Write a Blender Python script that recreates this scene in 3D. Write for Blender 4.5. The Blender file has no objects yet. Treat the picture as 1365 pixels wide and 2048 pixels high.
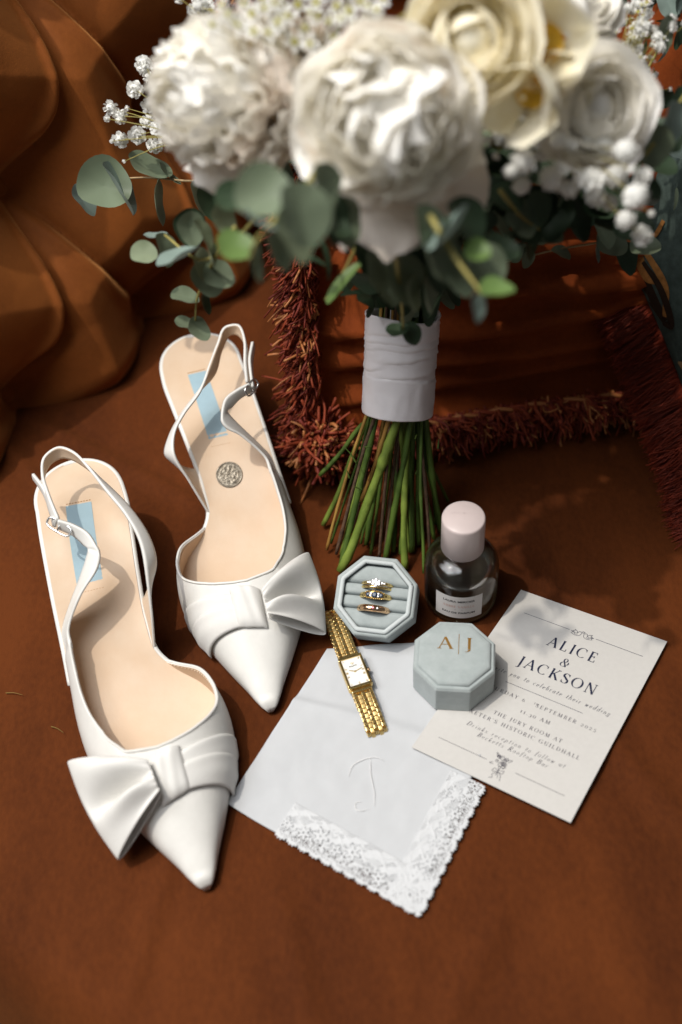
import bpy, math, random
import numpy as np
from mathutils import Vector, Matrix, noise

random.seed(7)
rng = np.random.default_rng(7)
sc = bpy.context.scene
COL = sc.collection
MM = 0.001
pi = math.pi

# ------------------------------------------------------------------ camera (all lengths in mm, origin under the lens)
FPX, PITCH, ROLL, CAMH = 2250.0, math.radians(50), math.radians(-5), 644.8
CEN = np.array([682.5, 1024.0])
_f = np.array([0, math.cos(PITCH), -math.sin(PITCH)])
_r = np.array([1.0, 0, 0])
_u = np.cross(_r, _f)
CR = math.cos(ROLL) * _r + math.sin(ROLL) * _u
CU = -math.sin(ROLL) * _r + math.cos(ROLL) * _u
CF = _f
EYE = np.array([0, 0, CAMH])
cam = bpy.data.cameras.new('camera')
cam_o = bpy.data.objects.new('camera', cam)
COL.objects.link(cam_o)
cam.sensor_fit = 'VERTICAL'
cam.sensor_height = 36
cam.lens = FPX / 2048 * 36
cam.clip_start = 0.02
cam.clip_end = 50
m = Matrix.Identity(4)
for i in range(3):
    m[i][0], m[i][1], m[i][2], m[i][3] = CR[i], CU[i], -CF[i], EYE[i] * MM
cam_o.matrix_world = m
cam.dof.use_dof = True
cam.dof.focus_distance = 0.765
cam.dof.aperture_fstop = 3.0
sc.camera = cam_o

# ------------------------------------------------------------------ light: a window at the left behind the camera
world = bpy.data.worlds.new('World')
sc.world = world
world.use_nodes = True
bgn = world.node_tree.nodes['Background']
bgn.inputs[0].default_value = (0.98, 0.97, 0.95, 1)
bgn.inputs[1].default_value = 0.075

def area(name, pos, target, size, power, col, sizey=None):
    l = bpy.data.lights.new(name, 'AREA')
    l.energy = power
    l.color = col
    l.size = size
    if sizey:
        l.shape = 'RECTANGLE'
        l.size_y = sizey
    o = bpy.data.objects.new(name, l)
    COL.objects.link(o)
    o.location = pos
    o.rotation_euler = (Vector(target) - Vector(pos)).to_track_quat('-Z', 'Y').to_euler()
    return o

SUN = np.array([0.35, 0.01, -0.937])
SUN /= np.linalg.norm(SUN)
tgt = np.array([0.02, 0.42, 0.0])
area('window_sunlight', tuple(tgt - SUN * 5.0), tuple(tgt), 0.075, 112, (1.0, 0.92, 0.80))
area('window_light', (-0.80, 0.30, 1.90), (0.02, 0.48, 0.15), 1.2, 37, (0.985, 0.985, 0.99), 1.5)

sc.view_settings.view_transform = 'Standard'
sc.view_settings.look = 'None'
sc.view_settings.gamma = 1
sc.view_settings.exposure = 0.34
sc.view_settings.use_curve_mapping = False
sc.cycles.use_denoising = True
sc.cycles.max_bounces = 14
sc.cycles.diffuse_bounces = 12
sc.cycles.transmission_bounces = 10
sc.cycles.caustics_reflective = False
sc.cycles.caustics_refractive = False
sc.cycles.sample_clamp_indirect = 4

# ------------------------------------------------------------------ photo pixel -> place
def ray(px, py):
    v = CF * FPX + (px - CEN[0]) * CR - (py - CEN[1]) * CU
    return v / np.linalg.norm(v)

def at(px, py, z=0.0):
    v = ray(px, py)
    return EYE + v * ((CAMH - z) / -v[2])

def atd(px, py, d):
    v = ray(px, py)
    return EYE + v * (d / (v @ CF))

def nrm(v):
    v = np.asarray(v, float)
    return v / (np.linalg.norm(v) + 1e-12)

# ------------------------------------------------------------------ materials
MATS = {}

def mat(name, col, rough=0.5, var=0.0, vscale=60, bump=0.0, bscale=400, col2=None, metal=0.0, sheen=0.0, stint=None,
        transl=0.0, tcol=None, trans=0.0, ior=1.45, coat=0.0, spec=0.5, sss=0.0, stretch=None, bdist=0.0004, detail=4, fine=0, lo=0.35, hi=0.65):
    if name in MATS:
        return MATS[name]
    mt = bpy.data.materials.new(name)
    mt.use_nodes = True
    nt = mt.node_tree
    N, L = nt.nodes, nt.links
    b = N['Principled BSDF']
    b.inputs['Base Color'].default_value = (*col, 1)
    b.inputs['Roughness'].default_value = rough
    b.inputs['Metallic'].default_value = metal
    b.inputs['IOR'].default_value = ior
    b.inputs['Specular IOR Level'].default_value = spec
    b.inputs['Transmission Weight'].default_value = trans
    b.inputs['Coat Weight'].default_value = coat
    b.inputs['Coat Roughness'].default_value = 0.2
    if sheen:
        b.inputs['Sheen Weight'].default_value = sheen
        b.inputs['Sheen Roughness'].default_value = 0.45
        b.inputs['Sheen Tint'].default_value = (*(stint or col), 1)
    if sss:
        b.inputs['Subsurface Weight'].default_value = sss
        b.inputs['Subsurface Radius'].default_value = (0.004, 0.003, 0.002)
        b.inputs['Subsurface Scale'].default_value = 0.5
    tc = N.new('ShaderNodeTexCoord')
    src = tc.outputs['Object']
    if stretch:
        mp = N.new('ShaderNodeMapping')
        mp.inputs['Scale'].default_value = stretch
        L.new(src, mp.inputs['Vector'])
        src = mp.outputs[0]
    if var or col2:
        n = N.new('ShaderNodeTexNoise')
        n.inputs['Scale'].default_value = vscale
        n.inputs['Detail'].default_value = detail
        n.inputs['Roughness'].default_value = 0.6
        L.new(src, n.inputs['Vector'])
        mr = N.new('ShaderNodeMapRange')
        mr.inputs['From Min'].default_value = lo
        mr.inputs['From Max'].default_value = hi
        L.new(n.outputs['Fac'], mr.inputs['Value'])
        mx = N.new('ShaderNodeMix')
        mx.data_type = 'RGBA'
        c2 = col2 or tuple(c * (1 - var) for c in col)
        mx.inputs['A'].default_value = (*c2, 1)
        mx.inputs['B'].default_value = (*col, 1)
        L.new(mr.outputs[0], mx.inputs['Factor'])
        if fine:
            nf = N.new('ShaderNodeTexNoise')
            nf.inputs['Scale'].default_value = fine
            nf.inputs['Detail'].default_value = 5
            mpf = N.new('ShaderNodeMapping')
            mpf.inputs['Scale'].default_value = (1.0, 0.6, 1.0)
            mpf.inputs['Rotation'].default_value = (0, 0, 0.5)
            L.new(tc.outputs['Object'], mpf.inputs['Vector'])
            L.new(mpf.outputs[0], nf.inputs['Vector'])
            ad = N.new('ShaderNodeMath')
            ad.operation = 'MULTIPLY_ADD'
            ad.inputs[1].default_value = 0.28
            L.new(nf.outputs['Fac'], ad.inputs[0])
            sb = N.new('ShaderNodeMath')
            sb.operation = 'SUBTRACT'
            sb.inputs[1].default_value = 0.14
            L.new(n.outputs['Fac'], sb.inputs[0])
            L.new(sb.outputs[0], ad.inputs[2])
            L.new(ad.outputs[0], mr.inputs['Value'])
        L.new(mx.outputs['Result'], b.inputs['Base Color'])
    if bump:
        n2 = N.new('ShaderNodeTexNoise')
        n2.inputs['Scale'].default_value = bscale
        n2.inputs['Detail'].default_value = 3
        L.new(src, n2.inputs['Vector'])
        bp = N.new('ShaderNodeBump')
        bp.inputs['Strength'].default_value = bump
        bp.inputs['Distance'].default_value = bdist
        L.new(n2.outputs['Fac'], bp.inputs['Height'])
        L.new(bp.outputs[0], b.inputs['Normal'])
    if transl:
        tr = N.new('ShaderNodeBsdfTranslucent')
        tr.inputs['Color'].default_value = (*(tcol or col), 1)
        ms = N.new('ShaderNodeMixShader')
        ms.inputs[0].default_value = transl
        L.new(b.outputs[0], ms.inputs[1])
        L.new(tr.outputs[0], ms.inputs[2])
        L.new(ms.outputs[0], N['Material Output'].inputs['Surface'])
    MATS[name] = mt
    return mt

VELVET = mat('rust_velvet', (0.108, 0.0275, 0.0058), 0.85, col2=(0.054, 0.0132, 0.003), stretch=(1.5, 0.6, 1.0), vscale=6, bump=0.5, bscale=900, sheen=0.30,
             stint=(0.80, 0.32, 0.10), spec=0.12, fine=330, detail=8)  # stretched light and dark tones paint brushed sheen strokes into the colour
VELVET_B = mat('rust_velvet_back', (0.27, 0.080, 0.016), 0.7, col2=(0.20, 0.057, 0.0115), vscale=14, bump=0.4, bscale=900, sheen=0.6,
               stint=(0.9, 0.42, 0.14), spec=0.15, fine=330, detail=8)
ORANGE = mat('orange_velvet', (0.235, 0.049, 0.0095), 0.8, col2=(0.15, 0.030, 0.0065), vscale=16, bump=0.4, bscale=900, sheen=0.3,
             stint=(0.9, 0.35, 0.12), spec=0.12, fine=330, detail=6)
FR1 = mat('fringe_rust', (0.24, 0.042, 0.016), 0.6, spec=0.3)
FR2 = mat('fringe_gold', (0.40, 0.15, 0.05), 0.5, spec=0.4)
FR3 = mat('fringe_wine', (0.15, 0.022, 0.013), 0.6, spec=0.3)
FR4 = mat('fringe_brick', (0.22, 0.03, 0.012), 0.6, spec=0.3)
FR5 = mat('fringe_dark_brick', (0.13, 0.02, 0.01), 0.6, spec=0.3)
TEAL = mat('teal_print_cloth', (0.06, 0.085, 0.075), 0.85, var=0.35, vscale=180, bump=0.4, bscale=1500, spec=0.2)
PRINT_O = mat('ochre_print', (0.36, 0.16, 0.045), 0.85, var=0.4, vscale=200, spec=0.2)
PRINT_D = mat('dark_brown_print', (0.03, 0.016, 0.009), 0.85, var=0.3, vscale=200, spec=0.2)
PRINT_T = mat('tan_print', (0.34, 0.22, 0.11), 0.85, var=0.4, vscale=160, spec=0.2)
SATIN = mat('ivory_satin_leather', (0.72, 0.71, 0.68), 0.44, var=0.05, vscale=90, bump=0.4, bscale=420, coat=0.05, spec=0.45, bdist=0.0002)
BOWSATIN = mat('ivory_satin_ribbon', (0.72, 0.71, 0.685), 0.6, var=0.05, vscale=70, bump=0.35, bscale=600, spec=0.35, sheen=0.15, bdist=0.0002)
NUDE = mat('nude_leather', (0.65, 0.515, 0.39), 0.5, col2=(0.61, 0.455, 0.32), vscale=26, bump=0.18, bscale=500, spec=0.4, bdist=0.0003)
NUDE_D = mat('tan_leather_edge', (0.48, 0.24, 0.09), 0.5, var=0.2, vscale=120)
BLUE = mat('pale_blue_label', (0.31, 0.44, 0.51), 0.55, var=0.06, vscale=120, bump=0.15, bscale=1200, spec=0.3)
SILVER_PRINT = mat('silver_print', (0.62, 0.70, 0.75), 0.4)
STITCH = mat('tan_thread', (0.42, 0.24, 0.12), 0.7)
WSTITCH = mat('cream_thread', (0.66, 0.56, 0.44), 0.7)
STEEL = mat('polished_steel', (0.72, 0.72, 0.72), 0.28, metal=1.0)
SOLE = mat('tan_sole', (0.40, 0.20, 0.08), 0.5, var=0.2, vscale=80)
COIN = mat('old_silver_coin', (0.27, 0.24, 0.195), 0.45, metal=0.7, col2=(0.12, 0.10, 0.075), vscale=420, bump=0.5, bscale=900, bdist=0.0003)
GREYV = mat('pale_grey_velvet', (0.385, 0.425, 0.425), 0.9, col2=(0.33, 0.37, 0.37), vscale=120, bump=0.5, bscale=1600, sheen=0.35,
            stint=(0.85, 0.9, 0.95), spec=0.1, detail=6)
GREYC = mat('grey_grosgrain_cord', (0.52, 0.56, 0.565), 0.8, bump=0.6, bscale=1400, spec=0.15)
GOLD = mat('yellow_gold', (0.95, 0.70, 0.30), 0.2, metal=1.0, bump=0.06, bscale=900)
GOLD_B = mat('brushed_gold', (0.95, 0.70, 0.30), 0.34, metal=1.0, bump=0.12, bscale=1500)
ROSEG = mat('rose_gold', (0.92, 0.60, 0.36), 0.14, metal=1.0)
FOIL = mat('gold_foil', (0.62, 0.33, 0.08), 0.32, metal=0.8)
DIAM = mat('diamond', (0.92, 0.90, 0.92), 0.03, spec=1.0, ior=2.2, trans=0.35)
SAPPH = mat('sapphire', (0.010, 0.032, 0.075), 0.22, spec=0.3, ior=1.8)
RUBY = mat('ruby', (0.55, 0.02, 0.05), 0.06, spec=0.9, ior=1.8)
DIAL = mat('white_dial', (0.80, 0.79, 0.75), 0.35, var=0.03, vscale=300)
INK = mat('navy_ink', (0.018, 0.022, 0.05), 0.7, spec=0.2)
INKG = mat('grey_ink', (0.11, 0.105, 0.12), 0.75, spec=0.2)
INKB = mat('black_ink', (0.02, 0.02, 0.022), 0.6, spec=0.2)
INKP = mat('peach_ink', (0.62, 0.33, 0.26), 0.6, spec=0.2)
PAPER = mat('card_paper', (0.545, 0.53, 0.51), 0.75, var=0.03, vscale=300, bump=0.15, bscale=2500, spec=0.25)
LABELP = mat('bottle_label_paper', (0.72, 0.69, 0.68), 0.6, var=0.02, vscale=300, spec=0.3)
CLOTH = mat('white_cotton', (0.585, 0.60, 0.622), 0.8, var=0.03, vscale=80, bump=0.35, bscale=3000, spec=0.2, transl=0.15, sheen=0.1, bdist=0.0002)
LACE = mat('white_lace_thread', (0.60, 0.613, 0.632), 0.85, var=0.06, vscale=900, bump=0.3, bscale=3500, spec=0.15, bdist=0.0003)
THREAD = mat('white_embroidery_thread', (0.84, 0.83, 0.82), 0.5, bump=0.4, bscale=3000)
CAPM = mat('pale_pink_cap', (0.60, 0.51, 0.50), 0.33, var=0.03, vscale=100, spec=0.5)
def clear_mat(name, tint, ior, refr, rough=0.0, lit_tint=None):
    """clear body: transparent mixed with a share of bent light, mirror-like at grazing angles"""
    mt = bpy.data.materials.new(name)
    mt.use_nodes = True
    N, L = mt.node_tree.nodes, mt.node_tree.links
    N.remove(N['Principled BSDF'])
    tr = N.new('ShaderNodeBsdfTransparent')
    tr.inputs[0].default_value = (*tint, 1)
    rf = N.new('ShaderNodeBsdfRefraction')
    rf.inputs['Color'].default_value = (*tint, 1)
    rf.inputs['IOR'].default_value = ior
    rf.inputs['Roughness'].default_value = rough
    gl = N.new('ShaderNodeBsdfGlossy')
    gl.inputs['Roughness'].default_value = 0.02
    fr = N.new('ShaderNodeFresnel')
    fr.inputs['IOR'].default_value = ior
    n = N.new('ShaderNodeTexNoise')
    n.inputs['Scale'].default_value = 60
    bp = N.new('ShaderNodeBump')
    bp.inputs['Strength'].default_value = 0.05
    L.new(n.outputs['Fac'], bp.inputs['Height'])
    L.new(bp.outputs[0], gl.inputs['Normal'])
    m1, m2 = N.new('ShaderNodeMixShader'), N.new('ShaderNodeMixShader')
    m1.inputs[0].default_value = refr
    L.new(tr.outputs[0], m1.inputs[1])
    L.new(rf.outputs[0], m1.inputs[2])
    L.new(fr.outputs[0], m2.inputs[0])
    L.new(m1.outputs[0], m2.inputs[1])
    L.new(gl.outputs[0], m2.inputs[2])
    L.new(m2.outputs[0], N['Material Output'].inputs['Surface'])
    if lit_tint:  # translucent tint that stands in for refracted light
        tl = N.new('ShaderNodeBsdfTranslucent')
        tl.inputs[0].default_value = (*lit_tint[1], 1)
        m3 = N.new('ShaderNodeMixShader')
        m3.inputs[0].default_value = lit_tint[0]
        L.new(m2.outputs[0], m3.inputs[1])
        L.new(tl.outputs[0], m3.inputs[2])
        L.new(m3.outputs[0], N['Material Output'].inputs['Surface'])
    return mt

GLASS = clear_mat('clear_glass', (0.97, 0.975, 0.97), 1.45, 0.45)
PERF = clear_mat('perfume_liquid', (0.985, 0.93, 0.80), 1.2, 0.35, 0.0, (0.34, (0.90, 0.68, 0.44)))  # amber translucency added in place of bright light refracted through the liquid
WRAP = mat('white_satin_wrap', (0.78, 0.75, 0.77), 0.36, var=0.04, vscale=60, bump=0.15, bscale=1200, spec=0.45, sheen=0.15, bdist=0.0002)
PEARL = mat('pearl', (0.80, 0.75, 0.72), 0.2, coat=0.5)
PETAL = mat('white_petal', (0.97, 0.968, 0.955), 0.6, col2=(0.965, 0.955, 0.92), vscale=40, bump=0.2, bscale=260, transl=0.30, tcol=(0.98, 0.94, 0.85), spec=0.25)
PETALC = mat('cream_petal', (0.94, 0.91, 0.79), 0.55, col2=(0.92, 0.87, 0.69), vscale=45, bump=0.15, bscale=260, transl=0.30, tcol=(0.98, 0.94, 0.85), spec=0.3)
PETALB = mat('blush_petal', (0.88, 0.81, 0.75), 0.6, col2=(0.84, 0.76, 0.68), vscale=40, bump=0.2, bscale=260, transl=0.30, tcol=(0.98, 0.94, 0.85), spec=0.25)
FREES = mat('freesia_petal', (0.93, 0.91, 0.80), 0.5, col2=(0.86, 0.80, 0.58), vscale=50, transl=0.30, tcol=(0.98, 0.94, 0.85), spec=0.3)
THROAT = mat('freesia_throat', (0.74, 0.48, 0.06), 0.6, var=0.3, vscale=200, transl=0.3)
BLOSS = mat('gypsophila_petal', (0.84, 0.84, 0.81), 0.6, transl=0.25, spec=0.25)
POLLEN = mat('yellow_green_centre', (0.50, 0.46, 0.06), 0.7, var=0.4, vscale=600)
LEAF1 = mat('eucalyptus_leaf', (0.20, 0.245, 0.165), 0.5, col2=(0.14, 0.18, 0.115), vscale=55, transl=0.14, spec=0.4, bump=0.15, bscale=300)
LEAF2 = mat('blue_eucalyptus_leaf', (0.26, 0.33, 0.30), 0.5, col2=(0.17, 0.23, 0.20), vscale=55, transl=0.12, spec=0.4)
LEAF3 = mat('young_green_leaf', (0.15, 0.24, 0.065), 0.5, col2=(0.10, 0.17, 0.05), vscale=55, transl=0.22, spec=0.4)
LEAF4 = mat('dark_green_leaf', (0.05, 0.075, 0.042), 0.5, col2=(0.02, 0.042, 0.02), vscale=45, transl=0.1, spec=0.35)
LEAF5 = mat('pale_eucalyptus_leaf', (0.28, 0.33, 0.22), 0.5, col2=(0.20, 0.25, 0.15), vscale=55, transl=0.2, spec=0.4)
TWIG = mat('yellow_green_twig', (0.36, 0.31, 0.09), 0.6, var=0.3, vscale=150)
TWIGB = mat('pinkish_twig', (0.48, 0.33, 0.17), 0.6, var=0.3, vscale=150)
STEM_G = mat('green_stem', (0.085, 0.14, 0.022), 0.5, col2=(0.04, 0.075, 0.012), vscale=40, bump=0.3, bscale=350, spec=0.4, stretch=(2, 2, 0.5))
STEM_L = mat('light_green_stem', (0.19, 0.255, 0.042), 0.5, col2=(0.10, 0.15, 0.022), vscale=40, bump=0.3, bscale=350, spec=0.4, stretch=(2, 2, 0.5))
STEM_Y = mat('ochre_stem', (0.40, 0.24, 0.055), 0.55, col2=(0.28, 0.14, 0.03), vscale=60, bump=0.4, bscale=300, stretch=(2, 2, 0.5))
STEM_B = mat('woody_brown_stem', (0.12, 0.065, 0.035), 0.8, col2=(0.05, 0.028, 0.016), vscale=120, bump=0.9, bscale=300, stretch=(3, 3, 0.4), bdist=0.0008)
CUT = mat('cut_stem_end', (0.55, 0.42, 0.24), 0.8, var=0.3, vscale=500)
STRAW = mat('dry_grass', (0.20, 0.13, 0.03), 0.7)

# ------------------------------------------------------------------ building helpers
ORG = {}

def thing(name, label, cat, loc=(0, 0, 0), rz=0.0, group=None, rot=None):
    o = bpy.data.objects.new(name, None)
    COL.objects.link(o)
    o.empty_display_size = 0.01
    o.location = Vector(loc) * MM
    if rot is not None:
        o.rotation_euler = Matrix([list(r) for r in np.array(rot)]).to_euler()
    else:
        o.rotation_euler = (0, 0, rz)
    o['label'] = label
    o['category'] = cat
    if group:
        o['group'] = group
    ORG[o.name] = np.array(loc, float)
    return o

def mesh(name, V, F, mats, parent=None, smooth=True, idx=None, world=False):
    """V in mm; world=True: V are world places and the parent root only has a translation."""
    V = np.asarray(V, float)
    if world and parent is not None:
        p = parent
        while p.parent is not None:
            p = p.parent
        V = V - ORG[p.name]
    me = bpy.data.meshes.new(name)
    me.from_pydata((V * MM).tolist(), [], [tuple(int(i) for i in f) for f in F])
    for mt in (mats if isinstance(mats, (list, tuple)) else [mats]):
        me.materials.append(mt)
    if smooth:
        me.shade_smooth()
    if idx is not None:
        me.polygons.foreach_set('material_index', np.asarray(idx, dtype=np.int32))
    me.update()
    o = bpy.data.objects.new(name, me)
    COL.objects.link(o)
    if parent is not None:
        o.parent = parent
    return o

def inst(name, me, parent, M):
    o = bpy.data.objects.new(name, me)
    COL.objects.link(o)
    o.parent = parent
    o.matrix_local = M
    return o

def gridf(nu, nv, cu=False, cv=False):
    F = []
    for i in range(nu if cu else nu - 1):
        for j in range(nv if cv else nv - 1):
            i2, j2 = (i + 1) % nu, (j + 1) % nv
            F.append((i * nv + j, i2 * nv + j, i2 * nv + j2, i * nv + j2))
    return F

def solid(o, t, off=-1, inner=0):
    s = o.modifiers.new('solid', 'SOLIDIFY')
    s.thickness = t * MM
    s.offset = off
    s.material_offset = inner
    return o

def subsurf(o, n=1):
    s = o.modifiers.new('sub', 'SUBSURF')
    s.levels = n
    s.render_levels = n
    return o

def bevel(o, w, n=2):
    s = o.modifiers.new('bev', 'BEVEL')
    s.width = w * MM
    s.segments = n
    s.limit_method = 'ANGLE'
    s.angle_limit = math.radians(30)
    return o

def cr(P, n):
    """Catmull-Rom through rows of P (any width), n samples."""
    P = np.asarray(P, float)
    k = len(P)
    d = np.r_[0, np.cumsum(np.linalg.norm(np.diff(P[:, :min(3, P.shape[1])], axis=0), axis=1) + 1e-9)]
    t = np.linspace(0, d[-1], n)
    T = np.zeros_like(P)
    for i in range(k):
        a, b = max(i - 1, 0), min(i + 1, k - 1)
        T[i] = (P[b] - P[a]) / (d[b] - d[a])
    out = []
    for x in t:
        i = min(np.searchsorted(d, x, side='right') - 1, k - 2)
        h = d[i + 1] - d[i]
        u = (x - d[i]) / h
        out.append((2 * u**3 - 3 * u**2 + 1) * P[i] + (u**3 - 2 * u**2 + u) * h * T[i] + (-2 * u**3 + 3 * u**2) * P[i + 1] + (u**3 - u**2) * h * T[i + 1])
    return np.array(out)

def frames(P):
    P = np.asarray(P, float)
    T = np.gradient(P, axis=0)
    T /= np.linalg.norm(T, axis=1)[:, None] + 1e-12
    a = np.array([0, 0, 1.0]) if abs(T[0][2]) < 0.9 else np.array([1.0, 0, 0])
    A = []
    for t in T:
        a = nrm(a - t * (a @ t))
        A.append(a)
    A = np.array(A)
    return T, A, np.cross(T, A)

def tube_vf(P, R, n=8, caps=True, base=0):
    P = np.asarray(P, float)
    R = np.broadcast_to(np.asarray(R, float), (len(P),))
    T, A, B = frames(P)
    V = []
    for p, r, a, b in zip(P, R, A, B):
        for k in range(n):
            w = 2 * pi * k / n
            V.append(p + r * (math.cos(w) * a + math.sin(w) * b))
    F = [tuple(base + q for q in f) for f in gridf(len(P), n, False, True)]
    if caps:
        F.append(tuple(base + k for k in range(n)))
        F.append(tuple(base + (len(P) - 1) * n + k for k in reversed(range(n))))
    return V, F

def tube(name, P, R, mt, parent, n=8, world=False):
    V, F = tube_vf(P, R, n)
    return mesh(name, V, F, mt, parent, world=world)

class MB:
    def __init__(s):
        s.V, s.F, s.I = [], [], []
    def add(s, V, F, i=0):
        b = len(s.V)
        s.V += [tuple(v) for v in V]
        s.F += [tuple(b + q for q in f) for f in F]
        s.I += [i] * len(F)
    def tube(s, P, R, n=6, i=0):
        V, F = tube_vf(P, R, n)
        s.add(V, F, i)
    def box(s, c, h, R=None, i=0):
        c = np.array(c, float)
        R = np.eye(3) if R is None else np.array(R)
        V = [c + R @ (np.array([x, y, z]) * h) for x in (-1, 1) for y in (-1, 1) for z in (-1, 1)]
        s.add(V, [(0, 1, 3, 2), (4, 6, 7, 5), (0, 4, 5, 1), (2, 3, 7, 6), (0, 2, 6, 4), (1, 5, 7, 3)], i)
    def build(s, name, mats, parent=None, smooth=True, world=False):
        return mesh(name, s.V, s.F, mats, parent, smooth, s.I, world)

def lathe_vf(prof, n=48, close=False):
    V = []
    for r, z in prof:
        for k in range(n):
            w = 2 * pi * k / n
            V.append((r * math.cos(w), r * math.sin(w), z))
    F = []
    m_ = len(prof)
    for i in range(m_ if close else m_ - 1):
        i2 = (i + 1) % m_
        for k in range(n):
            k2 = (k + 1) % n
            F.append((i * n + k, i * n + k2, i2 * n + k2, i2 * n + k))
    return V, F

def lathe(name, prof, mt, parent, n=48, close=False, c=(0, 0, 0)):
    V, F = lathe_vf(prof, n, close)
    return mesh(name, np.array(V) + np.array(c), F, mt, parent)

def ico(r=1, sub=2):
    import bmesh
    bm = bmesh.new()
    bmesh.ops.create_icosphere(bm, subdivisions=sub, radius=r)
    V = [tuple(v.co) for v in bm.verts]
    F = [tuple(v.index for v in f.verts) for f in bm.faces]
    bm.free()
    return np.array(V), F

def mat_axes(x, y, z, p, s=1.0):
    M = Matrix.Identity(4)
    for i in range(3):
        M[i][0], M[i][1], M[i][2], M[i][3] = x[i] * s, y[i] * s, z[i] * s, p[i] * MM
    return M

def fbm(x, y, z=0.0, s=1.0):
    return noise.fractal(Vector((x * s, y * s, z * s)), 1.0, 2.0, 4)

# ================================================================== SOFA
sofa = thing('sofa', 'rust brown velvet sofa with a deep buttoned backrest', 'sofa', (0, 0, 0))
FA, FB = at(0, 1945)[:2], at(135, 2048)[:2]
fd = nrm(FB - FA)
fn = np.array([fd[1], -fd[0]])            # towards the front of the seat
CREASES = [(at(93, 852)[:2], at(388, 1002)[:2], 3.2, 5.0), (at(0, 880)[:2], at(110, 990)[:2], 2.6, 5.0), (at(250, 2010)[:2], at(345, 1690)[:2], 2.6, 6.0),
           (at(620, 2040)[:2], at(560, 1800)[:2], 2.2, 8.0), (at(900, 2030)[:2], at(1000, 1840)[:2], 2.4, 8.0), (at(1240, 1500)[:2], at(1365, 1640)[:2], 2.2, 8.0)]

def seat_z(x, y):
    z = -0.7 + 1.1 * fbm(x, y, 0, 0.006) + 0.35 * fbm(x, y, 5, 0.03)
    z = min(z, -0.05)
    for a, b, hgt, w in CREASES:
        d = b - a
        L2 = d @ d
        p = np.array([x, y]) - a
        u = (p @ d) / L2
        if -0.25 < u < 1.25:
            e = abs(p[0] * d[1] - p[1] * d[0]) / math.sqrt(L2)
            fade = max(0.0, min(1, (u + 0.25) / 0.3, (1.25 - u) / 0.3))
            z += hgt * fade * math.exp(-(e / w) ** 2) - 0.5 * hgt * fade * math.exp(-((e - 2 * w) / (1.5 * w)) ** 2)
    # rounded front edge
    q = (np.array([x, y]) - FA) @ fn
    if q > -25:
        k = (q + 25)
        z -= 0.028 * k * k if k < 36 else 36.3 + 2.0 * (k - 36)
    return z

xs = np.arange(-420, 640, 5.0)
ys = np.arange(-60, 960, 5.0)
V = [(x, y, seat_z(x, y)) for x in xs for y in ys]
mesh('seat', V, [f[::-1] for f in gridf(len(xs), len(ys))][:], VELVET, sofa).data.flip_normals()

e1 = nrm([0.70, 0.714, 0])
nb = np.array([e1[1], -e1[0], 0])
ta = math.radians(14)
e2 = np.array([0, 0, 1.0]) * math.cos(ta) - nb * math.sin(ta)
NB = np.cross(e1, e2)
if NB @ nb < 0:
    NB = -NB
OB = np.array([-225, 686, 0.0])
HB = 30.0

def tuft(s, t):
    a = (s + 27) / 144.0
    b = (t - 20) / 148.0
    bb = max(b, 0.0)
    p, q = a + bb / 2, a - bb / 2
    q -= 0.20 * math.sin(pi * p) ** 2 * min(1, bb * 4) * (1 if b > 0 else 0)
    p += 0.05 * math.sin(pi * q) ** 2 * min(1, bb * 4)
    r = 999.0
    for ia in range(int(math.floor(a)) - 1, int(math.floor(a)) + 3):
        for (oa, ob) in ((ia, 0), (ia + 0.5, 1), (ia, 2), (ia + 0.5, 3)):
            r = min(r, math.hypot((a - oa) * 144, (b - ob) * 148))
    dome = 62.0 * (1 - math.exp(-(r / 40.0) ** 1.25)) + 12.0 * math.sqrt(abs(math.sin(pi * p) * math.sin(pi * (q if b > 0 else p))))
    far = min(1.0, r / 45.0)
    dp = (p - round(p)) * 100          # signed mm from the nearest pleat line of each family
    dq = (q - round(q)) * 100
    z = dome
    z += far * (-9.0 * math.exp(-abs(dp) / 5.0) + (6.0 * math.exp(-((dp + 6.5) / 4.5) ** 2)))
    if b > 0:
        z += far * (-9.0 * math.exp(-abs(dq) / 5.0) + (7.0 * math.exp(-((dq + 6.5) / 4.5) ** 2)))
    z += 0.9 * fbm(s, t, 3, 0.015)
    if t < 16:
        z -= 0.03 * (16 - t) ** 2
    return z - 16

ss = np.arange(-150, 470, 2.1)
tt = np.arange(-24, 400, 2.1)
V = [OB + e1 * s + e2 * t + NB * (tuft(s, t) - HB * 0.55) for s in ss for t in tt]
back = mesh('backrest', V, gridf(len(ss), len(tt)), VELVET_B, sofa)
bv, bf = lathe_vf([(0.01, 5.5), (5, 5.0), (8.5, 3), (10, 0), (9, -3), (0.01, -4)], 20)
bme = None
for oa, ob in [(i, 0) for i in range(-1, 5)] + [(i + 0.5, 1) for i in range(-1, 4)] + [(i, 2) for i in range(-1, 5)]:
    s, t = oa * 144 - 27, 20 + ob * 148
    p = OB + e1 * s + e2 * t - NB * (HB * 0.55 + 13.0)
    if bme is None:
        o = mesh('button', bv, bf, VELVET_B, sofa)
        bme = o.data
        o.matrix_local = mat_axes(e1, e2, NB, p)
    else:
        inst('button', bme, sofa, mat_axes(e1, e2, NB, p))

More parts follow.
